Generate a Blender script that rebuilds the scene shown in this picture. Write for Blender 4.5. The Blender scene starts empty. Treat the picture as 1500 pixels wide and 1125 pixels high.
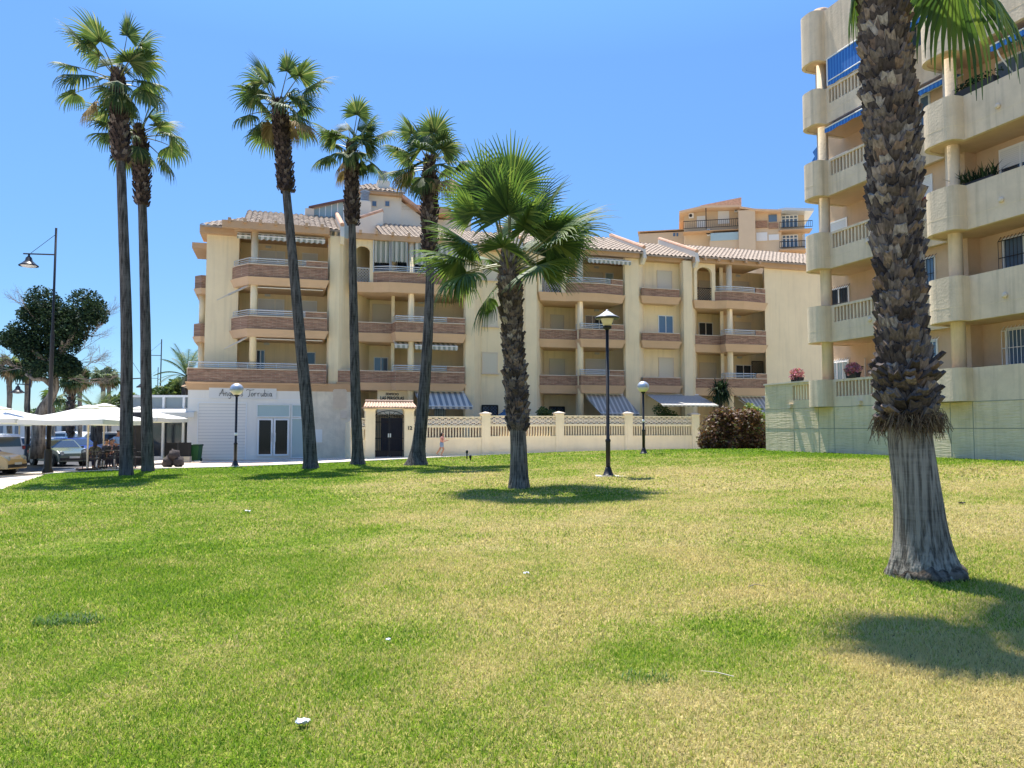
import bpy, math, random
import numpy as np
from mathutils import Vector, Matrix, noise
R = math.radians
random.seed(7)
sc = bpy.context.scene
COL = sc.collection
# ---------------------------------------------------------------- camera
F, CX, CY, TH, EYE = 1127.0, 750.0, 562.5, R(3.35), 1.6
cd = bpy.data.cameras.new('camera'); cam = bpy.data.objects.new('camera', cd); COL.objects.link(cam)
cd.sensor_width = 36; cd.lens = F / 1500 * 36; cd.clip_start = .1; cd.clip_end = 3000
cam.location = (0, 0, EYE); cam.rotation_euler = (R(90) + TH, 0, 0)
sc.camera = cam
# ---------------------------------------------------------------- light
SUN_EL, SUN_AZ = R(70), R(25)                        # azimuth: left of straight ahead
w = bpy.data.worlds.new('World'); sc.world = w; w.use_nodes = True
nt = w.node_tree; nt.nodes.clear()
sky = nt.nodes.new('ShaderNodeTexSky'); sky.sky_type = 'NISHITA'; sky.sun_disc = False
sky.sun_elevation = SUN_EL; sky.sun_rotation = -SUN_AZ; sky.altitude = 0
sky.air_density = 1.0; sky.dust_density = 0; sky.ozone_density = 4.0
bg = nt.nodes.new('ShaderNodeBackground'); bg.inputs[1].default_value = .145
wo = nt.nodes.new('ShaderNodeOutputWorld')
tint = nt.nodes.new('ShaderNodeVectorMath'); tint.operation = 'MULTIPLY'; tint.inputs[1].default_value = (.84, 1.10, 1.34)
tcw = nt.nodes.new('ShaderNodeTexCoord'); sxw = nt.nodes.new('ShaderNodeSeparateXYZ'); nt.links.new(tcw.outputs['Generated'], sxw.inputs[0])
rw = nt.nodes.new('ShaderNodeValToRGB'); nt.links.new(sxw.outputs[2], rw.inputs[0])       # deeper blue low sky than stock; unseen zenith boosted to light the shaded facade
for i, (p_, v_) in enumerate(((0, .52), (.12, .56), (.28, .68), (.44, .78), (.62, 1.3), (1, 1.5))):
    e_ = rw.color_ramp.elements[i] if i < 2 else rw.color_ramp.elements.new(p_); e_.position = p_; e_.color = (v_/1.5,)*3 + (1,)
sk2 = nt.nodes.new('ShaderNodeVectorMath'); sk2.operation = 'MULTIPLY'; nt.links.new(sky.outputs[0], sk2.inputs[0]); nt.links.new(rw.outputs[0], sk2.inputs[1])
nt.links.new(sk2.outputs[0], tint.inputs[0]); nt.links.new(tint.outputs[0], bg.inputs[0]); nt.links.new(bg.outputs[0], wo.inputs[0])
sd = bpy.data.lights.new('sun', 'SUN'); sun = bpy.data.objects.new('sun', sd); COL.objects.link(sun)
sd.energy = 4.8; sd.angle = R(.55); sd.color = (1, .955, .87)
sv = Vector((-math.sin(SUN_AZ) * math.cos(SUN_EL), math.cos(SUN_AZ) * math.cos(SUN_EL), math.sin(SUN_EL)))
sun.rotation_euler = sv.to_track_quat('Z', 'Y').to_euler()
sc.view_settings.view_transform = 'Standard'; sc.view_settings.look = 'None'
sc.view_settings.exposure = 1.05; sc.view_settings.gamma = 1
sc.cycles.max_bounces = 8; sc.cycles.transparent_max_bounces = 12
sc.cycles.use_denoising = True
# ---------------------------------------------------------------- where things stand
def ray(px, py):
    v = (CY - py) / F
    return (px - CX) / F, math.cos(TH) - v * math.sin(TH), math.sin(TH) + v * math.cos(TH)
def at(px, py, Y):                                  # the point seen at a photo pixel, Y metres ahead
    x, y, z = ray(px, py); return Vector((x / y * Y, Y, EYE + z / y * Y))
WO, WPHI = Vector((12.3, 30.5)), math.atan2(-.951, .308)
wd = Vector((math.cos(WPHI), math.sin(WPHI))); wn = Vector((-math.sin(WPHI), math.cos(WPHI)))
def sst(a, b, x):
    t = min(1, max(0, (x - a) / (b - a))); return t * t * (3 - 2 * t)
def gh(x, y):                                       # height of the ground
    d = max(0, (WO.x - x) * wn.x + (WO.y - y) * wn.y)
    h = .65 * math.exp(-(d / 13) ** 2) * (1 - .62 * sst(35, 46, y))
    return h - .07 * sst(-4, -14, x) - .36 * sst(-16.5, -22, x)
def G(px, py):                                      # ground point seen at a photo pixel
    x, y, z = ray(px, py); Y = 3
    while Y < 300:
        if EYE + z / y * Y < gh(x / y * Y, Y): break
        Y += .02
    return Vector((x / y * Y, Y, gh(x / y * Y, Y)))
# ---------------------------------------------------------------- mesh helpers
class MB:
    def __init__(s): s.v = []; s.f = []; s.m = []
    def add(s, vs, fs, m=0):
        b = len(s.v); s.v += [tuple(p) for p in vs]
        for f in fs: s.f.append(tuple(b + i for i in f)); s.m.append(m)
    def box(s, a, b, m=0):
        x0, y0, z0 = a; x1, y1, z1 = b
        s.add([(x0,y0,z0),(x1,y0,z0),(x1,y1,z0),(x0,y1,z0),(x0,y0,z1),(x1,y0,z1),(x1,y1,z1),(x0,y1,z1)],
              [(0,3,2,1),(4,5,6,7),(0,1,5,4),(1,2,6,5),(2,3,7,6),(3,0,4,7)], m)
    def tube(s, pts, rad, n=8, m=0, cap=True):
        pts = [Vector(p) for p in pts]; k = len(pts)
        if not hasattr(rad, '__len__'): rad = [rad] * k
        vs = []; ref = None
        for i, p in enumerate(pts):
            t = (pts[min(i + 1, k - 1)] - pts[max(i - 1, 0)]).normalized()
            if ref is None: ref = Vector((1, 0, 0)) if abs(t.x) < .8 else Vector((0, 1, 0))
            a = (ref - t * ref.dot(t)).normalized(); ref = a; b = t.cross(a)
            for j in range(n):
                th = 2 * math.pi * j / n
                vs.append(p + (a * math.cos(th) + b * math.sin(th)) * rad[i])
        fs = [(i*n+j, i*n+(j+1)%n, (i+1)*n+(j+1)%n, (i+1)*n+j) for i in range(k-1) for j in range(n)]
        if cap: fs += [tuple(range(n))[::-1], tuple((k-1)*n + j for j in range(n))]
        s.add(vs, fs, m)
    def lathe(s, prof, c=(0,0,0), n=20, m=0, cap=True):
        vs = [(c[0] + r*math.cos(2*math.pi*j/n), c[1] + r*math.sin(2*math.pi*j/n), c[2] + z) for r, z in prof for j in range(n)]
        k = len(prof)
        fs = [(i*n+j, i*n+(j+1)%n, (i+1)*n+(j+1)%n, (i+1)*n+j) for i in range(k-1) for j in range(n)]
        if cap: fs += [tuple(range(n))[::-1], tuple((k-1)*n + j for j in range(n))]
        s.add(vs, fs, m)
    def prism(s, poly, z0, z1, m=0, grow=0):         # plan polygon (ccw) extruded; top ring pushed outward
        n = len(poly); top = offset(poly, grow) if grow else poly
        s.add([(x, y, z0) for x, y in poly] + [(x, y, z1) for x, y in top],
              [tuple(range(n))[::-1], tuple(range(n, 2*n))] + [(i, (i+1)%n, n+(i+1)%n, n+i) for i in range(n)], m)
    def build(s, name, mats, parent=None, smooth=False):
        me = bpy.data.meshes.new(name); me.from_pydata(s.v, [], s.f)
        if not isinstance(mats, (list, tuple)): mats = [mats]
        for q in mats: me.materials.append(q)
        if len(mats) > 1: me.polygons.foreach_set('material_index', s.m)
        if smooth: me.polygons.foreach_set('use_smooth', [True] * len(s.f))
        me.update()
        o = bpy.data.objects.new(name, me); COL.objects.link(o)
        if parent: o.parent = parent
        return o
def offset(poly, d):
    n = len(poly); out = []
    for i in range(n):
        p0, p1, p2 = Vector(poly[i-1]), Vector(poly[i]), Vector(poly[(i+1) % n])
        a = (p1 - p0).normalized(); b = (p2 - p1).normalized()
        na, nb = Vector((a.y, -a.x)), Vector((b.y, -b.x)); mm = (na + nb)
        if mm.length < .1: mm = na
        mm = mm.normalized(); out.append(tuple(p1 + mm * (d / max(.4, mm.dot(na)))))
    return out
def ribbon(path, d):                                 # open plan path offset to its right side by d
    out = []
    for i, p in enumerate(path):
        p = Vector(p); dirs = []
        if i: dirs.append((p - Vector(path[i-1])).normalized())
        if i < len(path) - 1: dirs.append((Vector(path[i+1]) - p).normalized())
        na = Vector((dirs[0].y, -dirs[0].x)); mm = na
        if len(dirs) > 1: mm = (na + Vector((dirs[1].y, -dirs[1].x))).normalized()
        out.append(tuple(p + mm * (d / max(.4, mm.dot(na)))))
    return out
def band(mb, path, th, z0, z1, m=0, out=0):          # wall of thickness th along an open path, front side `out` proud
    a = ribbon(path, out); b = ribbon(path, out - th)
    mb.prism(a + b[::-1], z0, z1, m) if False else mb.prism((b[::-1] + a)[::1], z0, z1, m)
def empty(name, loc, rz=0):
    o = bpy.data.objects.new(name, None); COL.objects.link(o); o.location = loc; o.rotation_euler = (0, 0, rz)
    o.empty_display_size = .3; return o
def tag(o, label=None, cat=None, group=None, kind=None):
    if label: o['label'] = label
    if cat: o['category'] = cat
    if group: o['group'] = group
    if kind: o['kind'] = kind
    return o
KIDS = {}
def copy_tree(o, parent=None):
    c = o.copy(); COL.objects.link(c); c.parent = parent
    for ch in [x for x in COL.objects if x.parent == o]: copy_tree(ch, c)
    return c
# ---------------------------------------------------------------- materials
def mat(name, col, rough=.8, bump=0, bscale=20, var=0, vscale=3, metal=0, spec=.3, stain=0):
    m = bpy.data.materials.new(name); m.use_nodes = True; t = m.node_tree; N = t.nodes; L = t.links
    b = N['Principled BSDF']; b.inputs['Roughness'].default_value = rough; b.inputs['Metallic'].default_value = metal
    b.inputs['Specular IOR Level'].default_value = spec
    b.inputs['Base Color'].default_value = (*col, 1)
    if var or bump or stain:
        tc = N.new('ShaderNodeTexCoord')
    if var:
        n1 = N.new('ShaderNodeTexNoise'); n1.inputs['Scale'].default_value = vscale; n1.inputs['Detail'].default_value = 8
        n1.inputs['Roughness'].default_value = .65
        L.new(tc.outputs['Object'], n1.inputs['Vector'])
        mr = N.new('ShaderNodeMapRange'); mr.inputs[1].default_value = .3; mr.inputs[2].default_value = .7
        mr.inputs[3].default_value = 1 - var; mr.inputs[4].default_value = 1 + var
        L.new(n1.outputs[0], mr.inputs[0])
        mx = N.new('ShaderNodeVectorMath'); mx.operation = 'SCALE'; mx.inputs[0].default_value = col
        L.new(mr.outputs[0], mx.inputs['Scale']); last = mx.outputs[0]
        if stain:                                    # vertical streaks of dirt
            mp = N.new('ShaderNodeMapping'); mp.inputs['Scale'].default_value = (4, 4, .25); L.new(tc.outputs['Object'], mp.inputs[0])
            n2 = N.new('ShaderNodeTexNoise'); n2.inputs['Scale'].default_value = 1.3; n2.inputs['Detail'].default_value = 6
            L.new(mp.outputs[0], n2.inputs['Vector'])
            r2 = N.new('ShaderNodeMapRange'); r2.inputs[1].default_value = .5; r2.inputs[2].default_value = .75
            r2.inputs[3].default_value = 1; r2.inputs[4].default_value = 1 - stain; L.new(n2.outputs[0], r2.inputs[0])
            m2 = N.new('ShaderNodeVectorMath'); m2.operation = 'SCALE'; L.new(last, m2.inputs[0]); L.new(r2.outputs[0], m2.inputs['Scale']); last = m2.outputs[0]
        L.new(last, b.inputs['Base Color'])
    if bump:
        nb = N.new('ShaderNodeTexNoise'); nb.inputs['Scale'].default_value = bscale; nb.inputs['Detail'].default_value = 6
        L.new(tc.outputs['Object'], nb.inputs['Vector'])
        bp = N.new('ShaderNodeBump'); bp.inputs['Strength'].default_value = bump; bp.inputs['Distance'].default_value = .02
        L.new(nb.outputs[0], bp.inputs['Height']); L.new(bp.outputs[0], b.inputs['Normal'])
    return m
def leafmat(name, ramp, rough=.45, trans=.35, tmul=1.6, spec=.4):
    m = bpy.data.materials.new(name); m.use_nodes = True; t = m.node_tree; N = t.nodes; L = t.links
    b = N['Principled BSDF']; b.inputs['Roughness'].default_value = rough; b.inputs['Specular IOR Level'].default_value = spec
    ge = N.new('ShaderNodeNewGeometry'); cr = N.new('ShaderNodeValToRGB')
    els = cr.color_ramp.elements
    for i, (p, c) in enumerate(ramp):
        e = els[i] if i < 2 else els.new(p)
        e.position = p; e.color = (*c, 1)
    L.new(ge.outputs['Random Per Island'], cr.inputs[0]); L.new(cr.outputs[0], b.inputs['Base Color'])
    tr = N.new('ShaderNodeBsdfTranslucent'); sm = N.new('ShaderNodeVectorMath'); sm.operation = 'MULTIPLY'
    sm.inputs[1].default_value = (tmul, tmul, tmul * .55); L.new(cr.outputs[0], sm.inputs[0]); L.new(sm.outputs[0], tr.inputs[0])
    mx = N.new('ShaderNodeMixShader'); mx.inputs[0].default_value = trans
    L.new(b.outputs[0], mx.inputs[1]); L.new(tr.outputs[0], mx.inputs[2]); L.new(mx.outputs[0], N['Material Output'].inputs[0])
    return m
def stripes(name, c1, c2, period, axis='X', duty=.5, rough=.8, trans=0):
    m = bpy.data.materials.new(name); m.use_nodes = True; t = m.node_tree; N = t.nodes; L = t.links
    b = N['Principled BSDF']; b.inputs['Roughness'].default_value = rough
    tc = N.new('ShaderNodeTexCoord'); sx = N.new('ShaderNodeSeparateXYZ'); L.new(tc.outputs['Object'], sx.inputs[0])
    d = N.new('ShaderNodeMath'); d.operation = 'DIVIDE'; d.inputs[1].default_value = period; L.new(sx.outputs[axis], d.inputs[0])
    fr = N.new('ShaderNodeMath'); fr.operation = 'FRACT'; L.new(d.outputs[0], fr.inputs[0])
    gt = N.new('ShaderNodeMath'); gt.operation = 'GREATER_THAN'; gt.inputs[1].default_value = duty; L.new(fr.outputs[0], gt.inputs[0])
    mx = N.new('ShaderNodeMix'); mx.data_type = 'RGBA'; L.new(gt.outputs[0], mx.inputs[0])
    mx.inputs[6].default_value = (*c1, 1); mx.inputs[7].default_value = (*c2, 1); L.new(mx.outputs[2], b.inputs['Base Color'])
    if trans:
        tr = N.new('ShaderNodeBsdfTranslucent'); L.new(mx.outputs[2], tr.inputs[0])
        ms = N.new('ShaderNodeMixShader'); ms.inputs[0].default_value = trans
        L.new(b.outputs[0], ms.inputs[1]); L.new(tr.outputs[0], ms.inputs[2]); L.new(ms.outputs[0], N['Material Output'].inputs[0])
    return m
def brickmat(name, c1, c2, mortar, sx=1, bw=.4, rh=.09, ax='XZ'):
    m = bpy.data.materials.new(name); m.use_nodes = True; t = m.node_tree; N = t.nodes; L = t.links
    b = N['Principled BSDF']; b.inputs['Roughness'].default_value = .85
    tc = N.new('ShaderNodeTexCoord'); s = N.new('ShaderNodeSeparateXYZ'); L.new(tc.outputs['Object'], s.inputs[0])
    ad = N.new('ShaderNodeMath'); ad.operation = 'ADD'; L.new(s.outputs[0], ad.inputs[0]); L.new(s.outputs[1], ad.inputs[1])
    c = N.new('ShaderNodeCombineXYZ'); L.new(ad.outputs[0] if ax == 'XZ' else s.outputs[0], c.inputs[0]); L.new(s.outputs[2] if ax == 'XZ' else s.outputs[1], c.inputs[1])
    br = N.new('ShaderNodeTexBrick'); br.inputs['Scale'].default_value = 1; br.inputs['Brick Width'].default_value = bw; br.inputs['Row Height'].default_value = rh
    br.inputs['Mortar Size'].default_value = .008; br.inputs['Color1'].default_value = (*c1, 1); br.inputs['Color2'].default_value = (*c2, 1); br.inputs['Mortar'].default_value = (*mortar, 1)
    L.new(c.outputs[0], br.inputs[0])
    mp = N.new('ShaderNodeMapping'); mp.inputs['Scale'].default_value = (1.2, 7, 1); L.new(c.outputs[0], mp.inputs[0])
    n = N.new('ShaderNodeTexNoise'); n.inputs['Scale'].default_value = 1.6; n.inputs['Detail'].default_value = 5; n.inputs['Distortion'].default_value = .6; L.new(mp.outputs[0], n.inputs['Vector'])
    r = N.new('ShaderNodeMapRange'); r.inputs[1].default_value = .35; r.inputs[2].default_value = .68; r.inputs[3].default_value = 1.2; r.inputs[4].default_value = .62; L.new(n.outputs[0], r.inputs[0])
    v = N.new('ShaderNodeVectorMath'); v.operation = 'SCALE'; L.new(br.outputs[0], v.inputs[0]); L.new(r.outputs[0], v.inputs['Scale']); L.new(v.outputs[0], b.inputs['Base Color'])
    bp = N.new('ShaderNodeBump'); bp.inputs['Strength'].default_value = .5; bp.inputs['Distance'].default_value = .01; L.new(br.outputs['Fac'], bp.inputs['Height']); bp.invert = True
    L.new(bp.outputs[0], b.inputs['Normal'])
    return m
M = {}
M['cream'] = mat('cream render', (.85, .70, .45), .9, .25, 60, .06, .6, stain=.11)
M['cream2'] = mat('pale render', (.72, .66, .54), .9, .2, 60, .05, .8)
M['white_wall'] = mat('white shop paint', (.80, .765, .69), .7, .1, 40, .03, .7, stain=.04)
M['stucco'] = mat('stained plaster', (.72, .63, .48), .9, .5, 25, .16, 1.6, stain=.1)
M['salmon'] = mat('salmon fascia', (.52, .34, .20), .85, .1, 30, .08, 1.5)
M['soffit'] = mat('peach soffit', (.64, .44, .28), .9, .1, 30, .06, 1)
M['brick'] = brickmat('slate brick cladding', (.29, .15, .095), (.36, .21, .13), (.40, .30, .21))
M['coping'] = mat('coping', (.66, .56, .44), .8, .1, 30, .06, 3)
M['shutter'] = stripes('roller shutter slats', (.66, .60, .47), (.56, .50, .38), .06, 'Z', .82)
M['shutter_w'] = stripes('white roller shutter slats', (.72, .72, .70), (.58, .58, .57), .06, 'Z', .82)
M['shop_shutter'] = stripes('shop shutter slats', (.78, .74, .66), (.45, .44, .42), .17, 'Z', .9)
M['wframe'] = mat('white frame', (.78, .78, .76), .4)
M['rail'] = mat('painted rail', (.60, .62, .62), .35, metal=.3)
M['glass'] = mat('dark glass', (.03, .04, .055), .06, spec=.8)
M['dglass'] = mat('door glass', (.012, .014, .018), .12, spec=.25)
M['bglass'] = mat('blue glass', (.10, .16, .24), .08, spec=.8)
M['pglass'] = mat('pale glass', (.36, .46, .46), .15, spec=.6)
M['black'] = mat('black iron', (.018, .018, .02), .4, .1, 60)
M['dark'] = mat('dark charcoal', (.035, .033, .035), .7, .1, 40, .15, 5)
M['beige_lamp'] = mat('lamp globe', (.75, .66, .48), .3)
M['white'] = mat('white plastic', (.8, .8, .8), .5)
M['hat'] = mat('pale lamp hat', (.55, .55, .54), .35)
M['tile'] = mat('roof tile', (.35, .275, .205), .9, .3, 30, .3, 3.5)
M['tile2'] = mat('tile coping', (.55, .33, .22), .9, .3, 30, .25, 4)
M['conc'] = mat('beige concrete', (.68, .55, .385), .92, .6, 14, .12, 1.3, stain=.24)
def boardmat():
    m = mat('board marked concrete', (.70, .575, .37), .95, .8, 9, .14, 1.2, stain=.22); t = m.node_tree; N = t.nodes; L = t.links; tc = N.new('ShaderNodeTexCoord')
    mp = N.new('ShaderNodeMapping'); mp.inputs['Scale'].default_value = (1.3, 1.3, 9); L.new(tc.outputs['Object'], mp.inputs[0])
    n = N.new('ShaderNodeTexNoise'); n.inputs['Scale'].default_value = 1.6; n.inputs['Detail'].default_value = 8; n.inputs['Roughness'].default_value = .6; L.new(mp.outputs[0], n.inputs['Vector'])
    bp = N.new('ShaderNodeBump'); bp.inputs['Strength'].default_value = .9; bp.inputs['Distance'].default_value = .06; L.new(n.outputs[0], bp.inputs['Height']); L.new(bp.outputs[0], N['Principled BSDF'].inputs['Normal'])
    return m
M['plinth'] = boardmat()
M['peach'] = mat('peach wall', (.60, .43, .28), .92, .4, 14, .07, 1.5, stain=.05)
M['blue'] = stripes('blue awning cloth', (.02, .13, .42), (.05, .22, .55), .16, 'X', .7)
M['sb'] = stripes('blue white awning stripes', (.26, .29, .31), (.74, .70, .62), .34, 'X', .5, trans=.25)
M['sg'] = stripes('green white awning stripes', (.33, .36, .30), (.72, .70, .62), .3, 'X', .5, trans=.25)
M['sgr'] = stripes('grey awning stripes', (.33, .31, .28), (.62, .57, .50), .3, 'X', .6, trans=.2)
M['fence'] = mat('pinkish cream paint', (.86, .73, .48), .85, .2, 40, .06, 1.4, stain=.05)
M['lat'] = mat('white lattice', (.76, .68, .56), .8)
M['orange'] = mat('ochre render', (.62, .47, .31), .9, .1, 10, .04, .5)
M['metal'] = mat('brushed steel', (.5, .52, .54), .35, metal=.6)
M['skin'] = mat('skin', (.34, .17, .10), .55)
M['hair'] = mat('dark hair', (.02, .013, .01), .6)
# ================================================================ ground, path, lawn
def grid(name, xs, ys, zf, m, kind='structure', label=None, cat=None):
    mb = MB(); nx, ny = len(xs), len(ys)
    mb.v = [(x, y, zf(x, y)) for y in ys for x in xs]
    mb.f = [(j*nx+i, j*nx+i+1, (j+1)*nx+i+1, (j+1)*nx+i) for j in range(ny-1) for i in range(nx-1)]
    mb.m = [0] * len(mb.f)
    o = mb.build(name, m, smooth=True); tag(o, label, cat, kind=kind); return o
def paving():
    m = bpy.data.materials.new('paving'); m.use_nodes = True; t = m.node_tree; N = t.nodes; L = t.links
    b = N['Principled BSDF']; b.inputs['Roughness'].default_value = .85
    g = N.new('ShaderNodeNewGeometry')
    br = N.new('ShaderNodeTexBrick'); br.inputs['Scale'].default_value = 1; br.inputs['Brick Width'].default_value = .6; br.inputs['Row Height'].default_value = .4
    br.inputs['Mortar Size'].default_value = .012; br.inputs['Color1'].default_value = (.64, .56, .46, 1); br.inputs['Color2'].default_value = (.70, .62, .52, 1); br.inputs['Mortar'].default_value = (.3, .26, .21, 1)
    L.new(g.outputs['Position'], br.inputs[0])
    # bands of darker pink slabs across the promenade
    s = N.new('ShaderNodeSeparateXYZ'); L.new(g.outputs['Position'], s.inputs[0])
    a = N.new('ShaderNodeMath'); a.operation = 'MULTIPLY_ADD'; a.inputs[1].default_value = .28; L.new(s.outputs[0], a.inputs[0]); L.new(s.outputs[1], a.inputs[2])
    d = N.new('ShaderNodeMath'); d.operation = 'DIVIDE'; d.inputs[1].default_value = 2.6; L.new(a.outputs[0], d.inputs[0])
    f = N.new('ShaderNodeMath'); f.operation = 'FRACT'; L.new(d.outputs[0], f.inputs[0])
    c = N.new('ShaderNodeMath'); c.operation = 'LESS_THAN'; c.inputs[1].default_value = .3; L.new(f.outputs[0], c.inputs[0])
    x = N.new('ShaderNodeMath'); x.operation = 'LESS_THAN'; x.inputs[1].default_value = -11.5; L.new(s.outputs[0], x.inputs[0])
    k = N.new('ShaderNodeMath'); k.operation = 'MULTIPLY'; L.new(c.outputs[0], k.inputs[0]); L.new(x.outputs[0], k.inputs[1])
    mx = N.new('ShaderNodeMix'); mx.data_type = 'RGBA'; mx.blend_type = 'MULTIPLY'; L.new(k.outputs[0], mx.inputs[0]); L.new(br.outputs[0], mx.inputs[6]); mx.inputs[7].default_value = (.62, .46, .42, 1)
    n = N.new('ShaderNodeTexNoise'); n.inputs['Scale'].default_value = .8; n.inputs['Detail'].default_value = 8; L.new(g.outputs['Position'], n.inputs['Vector'])
    r = N.new('ShaderNodeMapRange'); r.inputs[1].default_value = .3; r.inputs[2].default_value = .7; r.inputs[3].default_value = .8; r.inputs[4].default_value = 1.15; L.new(n.outputs[0], r.inputs[0])
    v = N.new('ShaderNodeVectorMath'); v.operation = 'SCALE'; L.new(mx.outputs[2], v.inputs[0]); L.new(r.outputs[0], v.inputs['Scale']); L.new(v.outputs[0], b.inputs['Base Color'])
    return m
M['asphalt'] = mat('asphalt', (.06, .06, .062), .9, .4, 30, .2, .6)
M['earth'] = mat('dry earth', (.46, .38, .27), .95, .3, 10, .2, .3)
M['paving'] = paving()
def frange(a, b, n): return [a + (b - a) * i / n for i in range(n + 1)]
grid('ground', [-900, -300, -120] + frange(-60, 40, 60) + [120, 300, 900], [-60, -20] + frange(-6, 60, 44) + [120, 300, 900],
     lambda x, y: gh(x, y) - .045, M['earth'])
grid('pavement', frange(-60, 26, 120), frange(-6, 60, 90), lambda x, y: gh(x, y) - .015, M['paving'])
cp = [G(-60, 676), G(60, 681), G(130, 668), G(120, 655)]
# car park asphalt
mb = MB(); P4 = [(-110, 33), (-22.6, 33), (-22.8, 45), (-23.5, 60), (-30, 118), (-110, 118)]
mb.add([(x, y, gh(x, y) - .011 + (.0 if y < 60 else .0)) for x, y in P4], [tuple(range(6))]); tag(mb.build('road', M['asphalt']), kind='structure')
EDGE = [(-17.2, 28.5), (-16.3, 30.3), (-14.3, 31.9), (-11.9, 32.8), (-4.8, 36.2), (0, 38.3), (4.8, 40.4), (9.5, 42.6), (12, 43.8), (24, 49)]
def ytop(x):
    for (a, b), (c, d) in zip(EDGE, EDGE[1:]):
        if x <= c: return b + (d - b) * (x - a) / (c - a)
    return 49
def ybot(x): return -6 if x > -2.46 else 20.7 - 2.355 * (x + 13.8)
def inlawn(x, y): return -17.6 < x and ybot(x) < y < ytop(x)
def grassnodes(t, blade):
    N = t.nodes; L = t.links; g = N.new('ShaderNodeNewGeometry')
    def noi(sc_, det=4, dist=0):
        n = N.new('ShaderNodeTexNoise'); n.inputs['Scale'].default_value = sc_; n.inputs['Detail'].default_value = det; n.inputs['Distortion'].default_value = dist
        L.new(g.outputs['Position'], n.inputs['Vector']); return n.outputs[0]
    def math_(op, a, b=None, c=None):
        n = N.new('ShaderNodeMath'); n.operation = op
        for i, q in enumerate((a, b, c)):
            if q is None: continue
            if isinstance(q, (int, float)): n.inputs[i].default_value = q
            else: L.new(q, n.inputs[i])
        return n.outputs[0]
    def mr(x, a, b, c=0, d=1):
        n = N.new('ShaderNodeMapRange'); n.interpolation_type = 'SMOOTHSTEP'; L.new(x, n.inputs[0])
        for i, q in enumerate((a, b, c, d)): n.inputs[i+1].default_value = q
        return n.outputs[0]
    s = N.new('ShaderNodeSeparateXYZ'); L.new(g.outputs['Position'], s.inputs[0]); X, Yc = s.outputs[0], s.outputs[1]
    def spot(cx, cy, r, st):
        v = N.new('ShaderNodeVectorMath'); v.operation = 'DISTANCE'; L.new(g.outputs['Position'], v.inputs[0]); v.inputs[1].default_value = (cx, cy, gh(cx, cy))
        return mr(v.outputs['Value'], r * .35, r, st, 0)
    # dry centre, lush left side, back edge and along the wall
    left = mr(math_('ADD', X, math_('MULTIPLY', Yc, .21)), -.9, 1.6, .50, 0)
    back = mr(Yc, 19, 31, 0, .5)
    wl = math_('ADD', math_('MULTIPLY', X, wn.x), math_('MULTIPLY', Yc, wn.y))
    wall = mr(wl, WO.x*wn.x + WO.y*wn.y - 5, WO.x*wn.x + WO.y*wn.y - 1.2, 0, .6)
    big = math_('MULTIPLY', math_('SUBTRACT', noi(.35, 5, .4), .5), 1.5)
    med = math_('MULTIPLY', math_('SUBTRACT', noi(1.7, 5, .3), .5), 1.0)
    q = math_('ADD', math_('ADD', left, back), math_('ADD', wall, .22))
    q = math_('ADD', q, math_('ADD', big, med))
    for sp in ((1.3, 5.45, 1.15, .5), (1.9, 5.9, .8, .25), (.6, 5.0, .6, .2), (3.6, 7.6, 1.4, .3), (.4, 16.6, 3.5, .35), (5.3, 13, 2.2, .25)):
        q = math_('ADD', q, spot(*sp))
    hf = noi(26, 3) ; 
    if blade:
        q = math_('ADD', q, math_('MULTIPLY', math_('SUBTRACT', g.outputs['Random Per Island'], .5), 1.0))
    else:
        q = math_('ADD', q, math_('MULTIPLY', math_('SUBTRACT', hf, .5), 1.8))
    cr = N.new('ShaderNodeValToRGB'); e = cr.color_ramp.elements
    e[0].position = 0; e[0].color = (.54, .445, .19, 1) ; e[1].position = 1; e[1].color = (.14, .245, .014, 1)
    for p, c in ((.28, (.455, .41, .138)), (.48, (.355, .375, .072)), (.72, (.22, .315, .026))):
        k = e.new(p); k.color = (*c, 1)
    L.new(q, cr.inputs[0]); return cr.outputs[0], g, noi, mr
def lawnmat():
    m = bpy.data.materials.new('lawn turf'); m.use_nodes = True; t = m.node_tree; c, g, noi, mr = grassnodes(t, False)
    N = t.nodes; L = t.links; b = N['Principled BSDF']; b.inputs['Roughness'].default_value = .95; b.inputs['Specular IOR Level'].default_value = .1
    n = noi(60, 4); k = mr(n, .35, .7, .28, .85)
    n2 = noi(9, 4); k2 = mr(n2, .35, .68, .82, 1.15)
    mm = N.new('ShaderNodeMath'); mm.operation = 'MULTIPLY'; L.new(k, mm.inputs[0]); L.new(k2, mm.inputs[1])
    v = N.new('ShaderNodeVectorMath'); v.operation = 'SCALE'; L.new(c, v.inputs[0]); L.new(mm.outputs[0], v.inputs['Scale']); L.new(v.outputs[0], b.inputs['Base Color'])
    bp = N.new('ShaderNodeBump'); bp.inputs['Strength'].default_value = .8; bp.inputs['Distance'].default_value = .03; L.new(n, bp.inputs['Height']); L.new(bp.outputs[0], b.inputs['Normal'])
    return m
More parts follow.
